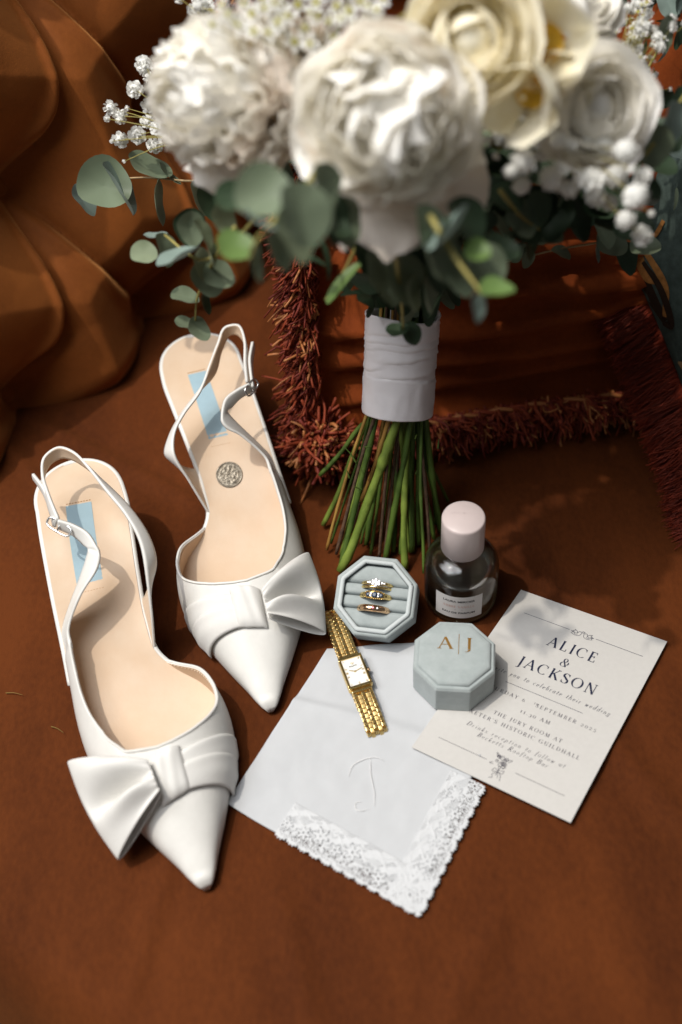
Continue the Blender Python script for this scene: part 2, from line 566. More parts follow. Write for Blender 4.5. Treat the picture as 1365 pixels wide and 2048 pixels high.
# ================================================================== CUSHIONS
def cushion_pt(c, a, b, side, W, H, T, fold):
    """a,b in -1..1 ; side +1 front"""
    e = (max(0.0, 1 - a * a) ** 0.5) * (max(0.0, 1 - b * b) ** 0.5)
    pull = 1 - 0.09 * (1 - abs(b) ** 2) * abs(a) ** 3
    pull2 = 1 - 0.07 * (1 - abs(a) ** 2) * abs(b) ** 3
    z = T * e * side
    if side > 0:
        z += fold(a, b) * min(1, e * 2)
    return c[0] + c[1] * (a * W * pull) + c[2] * (b * H * pull2) + c[3] * z

def cushion_mesh(name, fr, W, H, T, fold, mt, parent, n=70):
    u = np.sin(np.linspace(-pi / 2, pi / 2, n))
    V, F = [], []
    for side in (1, -1):
        base = len(V)
        for a in u:
            for b in u:
                V.append(cushion_pt(fr, a, b, side, W, H, T, fold))
        for f in gridf(n, n):
            f = tuple(base + q for q in f)
            F.append(f if side > 0 else f[::-1])
    return mesh(name, V, F, mt, parent, world=True)

def strand(mb, p, d, L, r, drop, curl, i, segs=6):
    d = nrm(d)
    P = []
    sx = rng.normal(0, curl, 3)
    hx = nrm(np.cross(d, rng.normal(0, 1, 3))) * curl * 0.55
    hp = rng.uniform(0, 6)
    for k in range(segs + 1):
        t = k / segs
        P.append(p + d * L * t + np.array([0, 0, -1]) * drop * t * t + sx * t * t + hx * (math.sin(4.6 * t + hp) - math.sin(hp)))
    R = [r * (1 - 0.25 * k / segs) for k in range(segs + 1)]
    mb.tube(P, R, 3 if r < 1 else 5, i)

# orange pleated cushion leaning on the backrest
P0, P1 = at(612, 925, 16), at(1245, 835, 16)
ce1 = nrm(P1 - P0)
ce1[2] = 0
ce1 = nrm(ce1)
lean = math.radians(24)
cn0 = np.array([ce1[1], -ce1[0], 0])
ce2 = np.array([0, 0, 1.0]) * math.cos(lean) - cn0 * math.sin(lean)
cn = nrm(np.cross(ce1, ce2))
CW, CH, CT = 180.0, 165.0, 62.0
cc = P0 + ce1 * (CW + 6) + ce2 * (CH + 2) - cn0 * 10
FRM = (cc, ce1, ce2, cn)

def fold_orange(a, b):
    z = 0
    for b0, sl, cv, hh, w in ((-0.30, 0.10, 0.16, 7, 0.045), (-0.47, -0.06, 0.14, 7, 0.05), (-0.64, -0.02, 0.10, 6, 0.05), (-0.78, -0.06, 0.05, 5, 0.04), (0.0, 0.14, 0.10, 6, 0.05), (-0.14, 0.22, 0.12, 6, 0.045), (0.3, 0.1, 0.1, 5, 0.05)):
        q = b - (b0 - sl * a + cv * (a * a - 0.5))
        z += hh * (math.exp(-(q / (1.6 * w)) ** 2) if q > 0 else math.exp(-(q / (0.35 * w)) ** 2)) - hh * 0.5
    return z * 2.0 + 5 * fbm(a * 4, b * 4, 2, 1)

cush = thing('cushion', 'orange velvet cushion with pleats and thick multicoloured fringe behind the flowers', 'cushion', cc - ce2 * CH)
cushion_mesh('cushion_cover', FRM, CW, CH, CT, fold_orange, ORANGE, cush, 90)
mb = MB()
for k in range(8200):
    w = rng.random()
    # left, bottom, top and right edges
    if w < 0.50:
        a, b, out = -1, rng.uniform(-1, 1), (-1, 0)
    elif w < 0.80:
        a, b, out = rng.uniform(-1, 1), -1, (0, -1)
    elif w < 0.9:
        a, b, out = rng.uniform(-1, 1), 1, (0, 1)
    else:
        a, b, out = 1, rng.uniform(-1, 1), (1, 0)
    p = cushion_pt(FRM, a, b, 1, CW, CH, 0, lambda *_: 0)
    wave = math.sin(37 * (a + b)) * 0.35
    d = ce1 * out[0] + ce2 * (out[1] + wave - (0.25 if out[0] else 0)) + ce1 * (wave if out[1] else 0) + cn * rng.normal(0.5, 0.42) + rng.normal(0, 0.16, 3)
    L = rng.uniform(14, 24)
    if p[2] + d[2] * L < 3:
        d = d.copy()
        d[2] = max(d[2], (2.0 - p[2]) / L)
    strand(mb, p + rng.normal(0, 1.6, 3), nrm(d), L, rng.uniform(.8, 1.25), 0 if p[2] < 30 else 9, 6.0, int(rng.choice([0, 1, 2], p=[0.50, 0.16, 0.34])))
fo = mb.build('fringe', [FR1, FR2, FR3], cush, world=True)
fo['kind'] = 'stuff'
# braid the fringe is sewn to
us = np.linspace(-1, 1, 90)
loopab = [(-1, b) for b in us] + [(a, 1) for a in us] + [(1, b) for b in us[::-1]] + [(a, -1) for a in us[::-1]]
pts_ = [cushion_pt(FRM, a, b, 1, CW, CH, 0, lambda *_: 0) + cn * 3 for a, b in loopab]
for ph0 in (0, pi):
    tw_ = [p + (cn * math.cos(i * .9 + ph0) + np.cross(cn, ce1) * math.sin(i * .9 + ph0)) * 1.3 for i, p in enumerate(pts_)]
    Vt, Ft = tube_vf(tw_, 1.7, 6)
    mesh('braid', Vt, Ft, FR1 if ph0 else FR2, cush, world=True)
# corner tassels of the fringe
mb = MB()
for corner in ((-1, -1),):
    p0 = cushion_pt(FRM, corner[0], corner[1], 1, CW, CH, 0, lambda *_: 0) + np.array([8, -4, 13])
    for k in range(620):
        d = nrm(rng.normal(0, 1, 3) + np.array([0.2, -0.8, 0.35]))
        L = rng.uniform(12, 25)
        d[2] = max(d[2], (1.5 - p0[2]) / L)
        strand(mb, p0 + rng.normal(0, 4, 3) * np.array([1.3, 1, .8]), d, L, rng.uniform(1.2, 1.8), 3, 6.0, int(rng.choice([0, 1, 2], p=[0.5, 0.25, 0.25])))
t_ = mb.build('corner_tassel', [FR1, FR2, FR3], cush, world=True)
t_['kind'] = 'stuff'

# patterned cushion at the right
pn = nrm([-0.42, -0.62, 0.66])
Q1 = at(1392, 890, 40)       # lower point of the seam
_v = ray(1232, 520)
Q0 = EYE + _v * (((Q1 - EYE) @ pn) / (_v @ pn))
pe2 = nrm(Q0 - Q1)
pe1 = nrm(np.cross(pe2, pn))
if pe1[0] < 0:
    pe1 = -pe1
PW, PH, PT = 180.0, 165.0, 40.0
pdown = min(60.0, (Q1[2] - 8) / max(pe2[2], .05))
PW, PH = 150.0, 150.0
pc = Q1 + pe1 * PW * 0.97 + pe2 * (PH - pdown)
PFR = (pc, pe1, pe2, pn)
pcush = thing('cushion', 'teal patterned cushion with ochre scrolls and long brick red fringe', 'cushion', (pc[0], pc[1], 0))
cushion_mesh('cushion_cover', PFR, PW, PH, PT, lambda a, b: 0, TEAL, pcush, 70)
mb = MB()
for k in range(4200):
    if k < 3400:
        a, b, out = -1, rng.uniform(-1, 1), (-1, -0.15)
    else:
        a, b, out = rng.uniform(-1, 1), -1, (0, -1)
    p = cushion_pt(PFR, a, b, 1, PW, PH, 0, lambda *_: 0)
    d = pe1 * out[0] + pe2 * out[1] + pn * rng.normal(0.15, 0.14) + rng.normal(0, 0.12, 3)
    # strands hang together in tufts
    tuf = math.sin(b * 60)
    d = d + pe2 * 0.12 * tuf
    L = rng.uniform(30, 40)
    d = nrm(d)
    if p[2] + d[2] * L < 3:
        d[2] = (3 - p[2]) / L
    strand(mb, p, d, L, 0.42, 3 if p[2] > 40 else 0, 1.6, int(rng.choice([0, 1], p=[0.6, 0.4])), 4)
fo = mb.build('fringe', [FR4, FR5], pcush, world=True)
fo['kind'] = 'stuff'

def ppt(a, b, lift):
    return cushion_pt(PFR, a, b, 1, PW, PH, PT, lambda *_: 0) + pn * lift

def print_band(name, pts, widths, mt, lift):
    P = cr(np.c_[np.array(pts), np.array(widths)], 40)
    d = np.gradient(P[:, :2], axis=0)
    d /= np.linalg.norm(d, axis=1)[:, None] + 1e-9
    n_ = np.c_[-d[:, 1], d[:, 0]]
    V = []
    for p, nn, in zip(P, n_):
        for k in (-1, -0.33, 0.33, 1):
            q = p[:2] + nn * p[2] * k
            V.append(ppt(q[0], q[1], lift))
    o = mesh(name, V, gridf(len(P), 4), mt, pcush, world=True)
    return o

print_band('printed_scroll', [(-0.985, 0.75), (-0.95, 0.45), (-0.96, 0.2), (-0.93, -0.02)], [.035, .045, .05, .02], PRINT_D, .5)
print_band('printed_scroll', [(-0.93, 0.62), (-0.90, 0.42), (-0.92, 0.22), (-0.86, 0.15)], [.015, .03, .03, .01], PRINT_O, .8)
print_band('printed_scroll', [(-0.94, -0.42), (-0.88, -0.5), (-0.78, -0.44), (-0.6, -0.34)], [.01, .05, .07, .05], PRINT_T, .6)
print_band('printed_scroll', [(-0.945, -0.5), (-0.89, -0.6), (-0.80, -0.68), (-0.6, -0.70)], [.012, .03, .045, .03], PRINT_O, .8)
print_band('printed_leaf', [(-0.955, -0.22), (-0.925, -0.26), (-0.89, -0.34)], [.006, .022, .004], PRINT_T, .8)
print_band('printed_scroll', [(-0.86, 0.9), (-0.83, 0.6), (-0.86, 0.35), (-0.84, 0.12), (-0.92, 0.0)], [.014, .016, .016, .02, .012], PRINT_O, 1.0)
print_band('printed_scroll', [(-0.84, 0.42), (-0.78, 0.36), (-0.70, 0.40)], [.014, .012, .01], PRINT_O, 1.2)
print_band('printed_scroll', [(-0.84, 0.75), (-0.77, 0.8), (-0.72, 0.72)], [.014, .012, .01], PRINT_O, 1.2)
print_band('printed_scroll', [(-0.9, 0.28), (-0.87, 0.12), (-0.90, -0.05), (-0.95, -0.02)], [.012, .02, .02, .01], PRINT_D, 1.3)

# ================================================================== LETTERING
TH, TN = 0.135, 0.05

def G():
    g = {}
    st = lambda x, y0=0, y1=1: [('l', x, y0, x, y1, TH)]
    sf = lambda *a: [('l', x - .11, y, x + .11, y, TN) for x, y in a]
    g['A'] = ([('l', .04, 0, .36, 1, TN), ('l', .35, 1, .70, 0, TH), ('l', .17, .36, .56, .36, TN)] + sf((.05, .02), (.69, .02)), .78)
    g['B'] = (st(.15) + [('a', .30, .76, .22, .23, -90, 90), ('a', .31, .27, .28, .26, -90, 90), ('l', .05, .98, .32, .98, TN), ('l', .15, .53, .33, .53, TN), ('l', .05, .02, .32, .02, TN)], .68)
    g['C'] = ([('a', .43, .5, .38, .49, 48, 312), ('l', .69, .72, .69, .94, TN)], .78)
    g['D'] = (st(.15) + [('a', .32, .5, .42, .48, -90, 90), ('l', .05, .98, .34, .98, TN), ('l', .05, .02, .34, .02, TN)], .84)
    g['E'] = (st(.15) + [('l', .05, .98, .54, .98, TN), ('l', .15, .52, .44, .52, TN), ('l', .05, .02, .57, .02, TN), ('l', .53, .98, .53, .8, TN), ('l', .56, .02, .56, .22, TN), ('l', .43, .42, .43, .62, TN)], .64)
    g['F'] = (st(.15) + [('l', .05, .98, .54, .98, TN), ('l', .15, .52, .44, .52, TN), ('l', .53, .98, .53, .8, TN), ('l', .43, .42, .43, .62, TN)] + sf((.15, .02)), .60)
    g['G'] = (g['C'][0] + [('l', .70, .05, .70, .42, TH)] + sf((.70, .42)), .84)
    g['H'] = (st(.15) + st(.68) + [('l', .15, .52, .68, .52, TN)] + sf((.15, .02), (.68, .02), (.15, .98), (.68, .98)), .84)
    g['I'] = (st(.15) + sf((.15, .02), (.15, .98)), .31)
    g['J'] = ([('l', .22, 1, .22, .05, TH), ('a', .07, .02, .16, .22, -110, 0)] + sf((.22, .98)), .38)
    g['K'] = (st(.15) + [('l', .2, .42, .62, .98, TN), ('l', .30, .56, .68, 0, TH)] + sf((.15, .02), (.15, .98), (.62, .98), (.68, .02)), .74)
    g['L'] = (st(.15) + [('l', .05, .02, .56, .02, TN), ('l', .55, .02, .55, .24, TN)] + sf((.15, .98)), .62)
    g['M'] = ([('l', .13, 0, .17, 1, TN), ('l', .17, 1, .49, .05, TH), ('l', .49, .05, .82, 1, TN), ('l', .82, 1, .84, 0, TH)] + sf((.13, .02), (.84, .02)), 1.0)
    g['N'] = ([('l', .14, 0, .14, 1, TN), ('l', .14, 1, .70, 0, TH), ('l', .70, 0, .70, 1, TN)] + sf((.14, .02), (.70, .98)), .84)
    g['O'] = ([('a', .45, .5, .39, .49, 0, 360)], .90)
    g['P'] = (st(.15) + [('a', .30, .73, .26, .25, -90, 90), ('l', .05, .98, .32, .98, TN), ('l', .15, .48, .32, .48, TN)] + sf((.15, .02)), .64)
    g['R'] = (g['P'][0] + [('l', .33, .48, .66, 0, TH)] + sf((.68, .02)), .74)
    g['S'] = ([('a', .31, .75, .21, .23, 30, 250), ('a', .31, .26, .23, .25, -150, 80), ('l', .16, .66, .46, .38, TH), ('l', .52, .75, .52, .96, TN), ('l', .08, .04, .08, .27, TN)], .60)
    g['T'] = (st(.34) + [('l', .02, .98, .66, .98, TN), ('l', .03, .98, .03, .78, TN), ('l', .65, .98, .65, .78, TN)] + sf((.34, .02)), .70)
    g['U'] = ([('l', .15, 1, .15, .3, TH), ('a', .40, .30, .25, .29, 180, 360), ('l', .65, .3, .65, 1, TN)] + sf((.15, .98), (.65, .98)), .80)
    g['V'] = ([('l', .05, 1, .37, 0, TH), ('l', .37, 0, .68, 1, TN)] + sf((.06, .98), (.67, .98)), .72)
    g['X'] = ([('l', .08, 1, .62, 0, TH), ('l', .08, 0, .62, 1, TN)] + sf((.08, .98), (.62, .98), (.08, .02), (.62, .02)), .72)
    g['Y'] = ([('l', .05, 1, .35, .48, TH), ('l', .35, .48, .65, 1, TN), ('l', .35, .5, .35, 0, TH)] + sf((.06, .98), (.64, .98), (.35, .02)), .70)
    g['&'] = ([('a', .36, .76, .18, .22, -60, 250), ('a', .34, .27, .28, .27, 60, 330), ('l', .22, .66, .72, .02, TH), ('a', .62, .45, .16, .2, -80, 60)], .86)
    g['0'] = ([('a', .30, .36, .24, .36, 0, 360)], .62)
    g['1'] = (st(.2, 0, .72) + [('l', .2, .72, .08, .6, TN)] + sf((.2, .02)), .40)
    g['2'] = ([('a', .27, .50, .20, .22, -30, 170), ('l', .44, .38, .08, .03, TN), ('l', .06, .04, .5, .04, TH * .8)], .56)
    g['3'] = ([('a', .25, .40, .2, .2, -60, 150), ('a', .25, .05, .22, .24, -150, 80)], .52)
    g['5'] = ([('l', .12, .64, .44, .68, TH * .7), ('l', .12, .64, .10, .36, TN), ('a', .24, .14, .22, .26, -150, 110)], .54)
    g['6'] = ([('a', .30, .25, .22, .25, 0, 360), ('a', .48, .30, .40, .62, 110, 180)], .60)
    g['.'] = ([('l', .06, .05, .16, .05, .11)], .24)
    g["'"] = ([('l', .1, .98, .07, .78, .08)], .2)
    g[' '] = ([], .36)
    g['|'] = ([('l', .1, -.12, .1, 1.1, .035)], .2)
    tk, tn = .085, .055
    o_ = ('a', .20, .25, .17, .25, 0, 360)
    lo = {
        'a': ([o_, ('l', .37, .5, .36, .08, tk), ('l', .36, .06, .44, .03, tn)], .46), 'b': ([('l', .06, 1, .06, .1, tk), ('a', .22, .25, .17, .25, -150, 150)], .44),
        'c': ([('a', .20, .25, .17, .25, 50, 310)], .38), 'd': ([o_, ('l', .37, 1, .37, .05, tk)], .48), 'e': ([('a', .20, .25, .17, .25, 10, 310), ('l', .05, .26, .37, .30, tn)], .40),
        'f': ([('l', .14, -.2, .16, .8, tk), ('a', .27, .8, .11, .17, 40, 180), ('l', .04, .5, .30, .5, tn)], .30), 'g': ([('a', .20, .30, .15, .2, 0, 360), ('a', .18, -.14, .17, .16, 0, 360), ('l', .2, .1, .2, .02, tn)], .42),
        'h': ([('l', .06, 1, .06, 0, tk), ('a', .22, .3, .15, .2, 0, 170), ('l', .37, .32, .37, .03, tk)], .46), 'i': ([('l', .08, .5, .08, .04, tk), ('l', .1, .7, .12, .74, .09)], .22),
        'k': ([('l', .06, 1, .06, 0, tk), ('l', .08, .2, .32, .5, tn), ('l', .14, .28, .36, .02, tk)], .42), 'l': ([('l', .08, 1, .08, .03, tk), ('l', .08, .04, .16, .04, tn)], .22),
        'm': ([('l', .06, .5, .06, 0, tk), ('a', .18, .32, .12, .18, 0, 170), ('l', .3, .3, .3, 0, tk), ('a', .42, .32, .12, .18, 0, 170), ('l', .54, .3, .54, .02, tk)], .64),
        'n': ([('l', .06, .5, .06, 0, tk), ('a', .21, .3, .14, .2, 0, 170), ('l', .36, .3, .36, .02, tk)], .46), 'o': ([o_], .42),
        'p': ([('l', .06, .5, .06, -.28, tk), ('a', .22, .25, .17, .25, -150, 150)], .44), 'r': ([('l', .06, .5, .06, 0, tk), ('a', .2, .3, .13, .19, 50, 170)], .34),
        's': ([('a', .17, .37, .12, .12, 30, 250), ('a', .17, .12, .13, .13, -150, 80)], .34), 't': ([('l', .12, .75, .12, .06, tk), ('l', .02, .5, .26, .5, tn), ('l', .12, .04, .24, .05, tn)], .28),
        'u': ([('l', .06, .5, .06, .18, tk), ('a', .2, .2, .14, .19, 180, 350), ('l', .35, .5, .35, .02, tk)], .46), 'v': ([('l', .05, .5, .16, 0, tk), ('l', .16, 0, .34, .5, tn)], .38),
        'w': ([('l', .05, .5, .12, 0, tk), ('l', .12, 0, .3, .45, tn), ('l', .3, .48, .36, 0, tk), ('l', .36, 0, .54, .5, tn)], .58), 'y': ([('l', .05, .5, .16, .02, tk), ('l', .36, .5, .05, -.28, tn)], .40)}
    g.update(lo)
    return g

GL = G()

def text_polys(txt, size, track=0.12, shear=0.0, weight=1.0):
    """flat quads of a serif stroke alphabet, baseline at 0, starts at x 0; returns list of quads and width"""
    x = 0.0
    quads = []
    for ch in txt:
        prim, adv = GL.get(ch, GL[' '])
        for p in prim:
            if p[0] == 'l':
                _, x0, y0, x1, y1, w = p
                d = np.array([x1 - x0, y1 - y0])
                n_ = np.array([-d[1], d[0]]) / (np.linalg.norm(d) + 1e-9) * w * weight / 2
                a, b = np.array([x0, y0]), np.array([x1, y1])
                quads.append([a - n_ + (x, 0), b - n_ + (x, 0), b + n_ + (x, 0), a + n_ + (x, 0)])
            else:
                _, cx, cy, rx, ry, a0, a1 = p[:7]
                big = ch.isupper() or ch.isdigit() or ch == '&'
                wv, wh = (TH, TN) if big else (.085, .05)
                k = max(4, int(abs(a1 - a0) / 24))
                pr = None
                for i in range(k + 1):
                    w = math.radians(a0 + (a1 - a0) * i / k)
                    c, s = math.cos(w), math.sin(w)
                    t = (wh + (wv - wh) * abs(c) ** 1.3) * weight / 2
                    q = (np.array([cx + (rx - t) * c + x, cy + (ry - t * .6) * s]), np.array([cx + (rx + t) * c + x, cy + (ry + t * .6) * s]))
                    if pr is not None:
                        quads.append([pr[0], pr[1], q[1], q[0]])
                    pr = q
        x += adv + track
    w = x - track
    out = [[((p[0] + shear * p[1]) * size, p[1] * size) for p in q] for q in quads]
    return out, w * size

def put_quads(mb, quads, fn, i=0, lift=0.0):
    for k, q in enumerate(quads):
        V = [fn(u, v, lift + (k % 7) * 0.004) for u, v in q]
        mb.add(V, [(0, 1, 2, 3)], i)

def stroke_quads(pts, w, n=24):
    P = cr(pts, n)
    d = np.gradient(P, axis=0)
    d /= np.linalg.norm(d, axis=1)[:, None] + 1e-9
    nn = np.c_[-d[:, 1], d[:, 0]] * w / 2
    return [[P[i] - nn[i], P[i + 1] - nn[i + 1], P[i + 1] + nn[i + 1], P[i] + nn[i]] for i in range(n - 1)]

# ================================================================== HANDKERCHIEF
hA, hB, hC, hD = at(655, 1300)[:2], at(455, 1612)[:2], at(838, 1832)[:2], at(965, 1578)[:2]
hD2 = hA + (hD - hB) * 0.93      # far corner lies under the card
hank = thing('handkerchief', 'folded white cotton handkerchief with scalloped lace border and stitched initial', 'handkerchief', (*((hA + hC) / 2), 0))

def hk_xy(u, v):
    """u: A->right, v: A->B(front)"""
    a = hA * (1 - u) + hD2 * u
    b = hB * (1 - u) + hC * u
    return a * (1 - v) + b * v

def hk_z(u, v):
    z = 1.8 + 1.3 * fbm(u * 2.2, v * 2.2, 1.5, 1.3)
    # raised fold line crossing the cloth
    c = 0.36 + 0.13 * u
    q = v - c
    z += 1.7 * math.exp(-(q / 0.028) ** 2) + 0.9 * (1 / (1 + math.exp(-q * 55)))
    z += 0.8 * math.exp(-((u - 0.20 - 0.1 * v) / 0.05) ** 2) * max(0, 0.5 - v)
    z += 0.6 * math.sin(6 * u + 3 * v) * (0.4 + v)
    # the front left edge curls off the seat
    z += 5.0 * math.exp(-((u) / 0.12) ** 2) * max(0, v - 0.55) ** 1.5
    return max(z, 0.8)

n = 90
V = [(*hk_xy(u, v), hk_z(u, v)) for u in np.linspace(0, 1, n) for v in np.linspace(0, 1, n)]
# keep the cloth short of the lace
cl = mesh('cloth', V, gridf(n, n), CLOTH, hank, world=True)
import bmesh
bm = bmesh.new()
bm.from_mesh(cl.data)
kill = []
for f in bm.faces:
    k = f.index
    i, j = divmod(k, n - 1)
    u, v = i / (n - 1), j / (n - 1)
    wob = 0.02 * math.sin(u * 25) + 0.015 * math.sin(v * 31)
    if v > 0.955 + 0.2 * wob and u > 0.30 or (u > 0.965 + 0.2 * wob and v > 0.46):
        kill.append(f)
bmesh.ops.delete(bm, geom=kill, context='FACES')
bm.to_mesh(cl.data)
bm.free()
cl.data.shade_smooth()
solid(cl, 0.5, 1)
# second folded layer just under the first, peeping at the left edge
V = [(*(hk_xy(u * 0.8 + 0.03, v * 0.86 + 0.03)), 0.5) for u in np.linspace(0, 1, 12) for v in np.linspace(0, 1, 12)]
mesh('under_layer', V, gridf(12, 12), CLOTH, hank, world=True)

def lace_side(name, along, cross, L, Wd, seed, corner):
    """a strip of lace: cells of a fine grid kept where thread runs"""
    r_ = random.Random(seed)
    cell = 0.42
    nu, nv = int(L / cell), int((Wd + 4) / cell)
    keep = np.zeros((nu, nv), bool)
    hgt = np.zeros((nu + 1, nv + 1))
    per = 8.0
    motifs = [(x0 + r_.uniform(-2, 2), r_.uniform(0.35, 0.75) * Wd, r_.uniform(3.5, 5.5), r_.choice([5, 6, 7])) for x0 in np.arange(4, L, 11)]
    for i in range(nu):
        x = i * cell
        ph = (x % per) / per
        scal = Wd - 2.6 + 2.4 * math.sqrt(max(0, 1 - (2 * ph - 1) ** 2))
        edge = scal + 0.75 * (math.sin(x * 2 * pi / 2.1) > 0.1)
        for j in range(nv):
            y = j * cell
            if y > edge:
                continue
            k = False
            hh = 0.0
            # band of scallops with open eyes
            cx, cy = (ph - 0.5) * per, y - (Wd - 5.2)
            rr = math.hypot(cx, cy)
            if y > scal - 1.5:
                k = True
                hh = .22
            elif abs(rr - 3.1) < 0.5 or abs(rr - 1.6) < 0.4:
                k = True
                hh = .18
            elif y > Wd - 10 and (abs(((x + y) % 1.9) - 0.95) < 0.30 or abs(((x - y) % 1.9) - 0.95) < 0.30):
                k = True
            # dense ground net
            if y <= Wd - 8.5:
                k = k or not (abs(((x + y) % 1.7) - 0.85) < 0.40 and abs(((x - y) % 1.7) - 0.85) < 0.40 and math.sin(x * .35 + y * .6) > -0.2)
            if abs(y - (Wd - 9.3)) < 0.7 or abs(y - 3.2 - 1.2 * math.sin(x * .5)) < 0.6:
                k = True
                hh = .18
            for mx_, my_, mr_, mp in motifs:
                dx, dy = x - mx_, y - my_
                q = math.hypot(dx, dy)
                if q < mr_ * 1.5:
                    pr_ = mr_ * (0.72 + 0.28 * math.cos(mp * math.atan2(dy, dx)))
                    if q < pr_:
                        k = q > 0.7
                        hh = .28 if abs(q - pr_) < .8 or q < 1.8 else .14
                    elif q < pr_ + 0.7:
                        k = False
            # leafy sprays joining the flowers
            sp_ = abs(y - (0.32 * Wd + 2.6 * math.sin(x * 0.42 + seed)))
            if sp_ < 0.75:
                k, hh = True, .25
            keep[i, j] = k
            hgt[i, j] = hh
    V, F, ids = [], [], {}
    def vid(i, j):
        if (i, j) not in ids:
            p = along(i * cell) + cross * (j * cell)
            u_, v_ = np.linalg.solve(np.c_[hD2 - hA, hB - hA], p - hA)
            zz = hk_z(min(max(u_, 0), 1), min(max(v_, 0), 1)) + .72 + hgt[min(i, nu), min(j, nv)] * .8
            ids[(i, j)] = len(V)
            V.append((p[0], p[1], zz))
        return ids[(i, j)]
    for i in range(nu):
        for j in range(nv):
            if keep[i, j]:
                F.append((vid(i, j), vid(i + 1, j), vid(i + 1, j + 1), vid(i, j + 1)))
    o = mesh(name, V, F, LACE, hank, world=True)
    o['kind'] = 'stuff'
    solid(o, 0.35, 0)
    return o

dBC = nrm(hC - hB)
inw = np.array([-dBC[1], dBC[0]])
if inw @ (hA - hB) < 0:
    inw = -inw
LB = np.linalg.norm(hC - hB)
st0 = 0.27
lace_side('lace_border', lambda x: hB + (hC - hB) * st0 + inw * 22.0 + dBC * x, -inw, LB * (1 - st0) + 1, 24, 3, True)
dDC = nrm(hC - hD)
inw2 = np.array([-dDC[1], dDC[0]])
if inw2 @ (hB - hC) < 0:
    inw2 = -inw2
lace_side('lace_border', lambda x: hD + inw2 * 22.0 + dDC * (x - 1) + np.array([0, 0]), -inw2, np.linalg.norm(hC - hD) + 2, 24, 8, True)
# stitched initial
mb = MB()
def hk_from_px(px, py):
    return at(px, py, 3.2)
for pts in ([(697, 1552), (706, 1530), (728, 1518), (752, 1514), (768, 1520)], [(741, 1516), (742, 1550), (749, 1585), (749, 1612)], [(724, 1603), (712, 1606), (712, 1618), (722, 1622), (736, 1618)]):
    P = cr([hk_from_px(*p)[:2] for p in pts], 30)
    def zz(p):
        M = np.c_[hD2 - hA, hB - hA]
        u, v = np.linalg.solve(M, p - hA)
        return hk_z(min(max(u, 0), 1), min(max(v, 0), 1)) + 0.48
    mb.tube([(p[0], p[1], zz(p)) for p in P], [0.08 + 0.11 * math.sin(pi * k / 29) for k in range(30)], 6)
mb.build('embroidered_initial', THREAD, hank, world=True)

# ================================================================== INVITATION CARD
cq = [at(1042.6, 1179.5, 1.0), at(1334.8, 1282.9, 3.5), at(1141.5, 1645.5, 4.5), at(823.6, 1494.4, 4.6)]
card = thing('invitation_card', 'white printed wedding invitation card lying half under the lid', 'card', ((cq[0] + cq[2]) / 2) * np.array([1, 1, 0]))

def cpt(u, v, lift=0.0):
    """u 0..105 across, v 0..148 down"""
    a, b = u / 105, v / 148
    p = (cq[0] * (1 - a) + cq[1] * a) * (1 - b) + (cq[3] * (1 - a) + cq[2] * a) * b
    z = 0.7 * math.sin(pi * b) * math.sin(pi * (a * .6 + .2))
    return p + np.array([0, 0, z + lift])

V = [cpt(u, v) for u in np.linspace(0, 105, 24) for v in np.linspace(0, 148, 30)]
pp = mesh('paper', V, [f[::-1] for f in gridf(24, 30)], PAPER, card, smooth=False, world=True)
solid(pp, 0.4, -1)

def card_text(name, txt, ucen, vbase, width, size, mt, track, shear=0.0, weight=1.0):
    q, w = text_polys(txt, size, track, shear, weight)
    k = width / w
    mb = MB()
    put_quads(mb, [[(ucen - width / 2 + p[0] * k, vbase - p[1]) for p in qq] for qq in q], lambda u, v, l: cpt(u, v, l), 0, 0.12)
    return mb.build(name, mt, card, smooth=False, world=True)

CX = 53.5
card_text('lettering', 'ALICE', CX, 36.8, 33.5, 8.2, INK, .22, 0, 1.15)
card_text('lettering', '&', CX, 48.4, 5.4, 6.9, INK, .1, .12, 1.0)
card_text('lettering', 'JACKSON', CX, 60.4, 53.5, 8.2, INK, .22, 0, 1.15)
card_text('lettering', 'invite you to celebrate their wedding', CX, 70.3, 83, 3.9, INK, .30, .28, 1.05)
card_text('lettering', 'SATURDAY 6   SEPTEMBER 2025', CX, 85, 78, 2.75, INKG, .38, 0, 1.1)
card_text('lettering', 'TH', 51.8, 83.6, 3.2, 1.4, INKG, .3, 0, 1.1)
card_text('lettering', '11.30 AM', CX + 2, 93.2, 20, 2.75, INKG, .30, 0, 1.1)
card_text('lettering', 'THE JURY ROOM AT', CX + 1, 101.9, 46, 2.75, INKG, .32, 0, 1.1)
card_text('lettering', "EXETER'S HISTORIC GUILDHALL", CX, 107.8, 76.5, 2.75, INKG, .32, 0, 1.1)
card_text('lettering', 'Drinks reception to follow at', CX, 117, 65.5, 3.4, INKG, .30, .28, 1.05)
card_text('lettering', 'Becketts Rooftop Bar', CX + .4, 121.6, 47, 3.4, INKG, .30, .28, 1.05)
for nm, u0, u1, v, w, mt in (('printed_rule', 11.4, 44.5, 18.2, .32, INK), ('printed_rule', 63.2, 95.7, 18.2, .32, INK), ('printed_rule', 27, 79.9, 75.9, .30, INK), ('printed_rule', 10.7, 43.5, 133.5, .34, INKG), ('printed_rule', 62.8, 94.7, 133.8, .34, INKG)):
    mb = MB()
    for k in range(10):
        a, b = u0 + (u1 - u0) * k / 10, u0 + (u1 - u0) * (k + 1) / 10
        mb.add([cpt(a, v - w / 2, .12), cpt(a, v + w / 2, .12), cpt(b, v + w / 2, .12), cpt(b, v - w / 2, .12)], [(0, 1, 2, 3)])
    mb.build(nm, mt, card, smooth=False, world=True)
mb = MB()
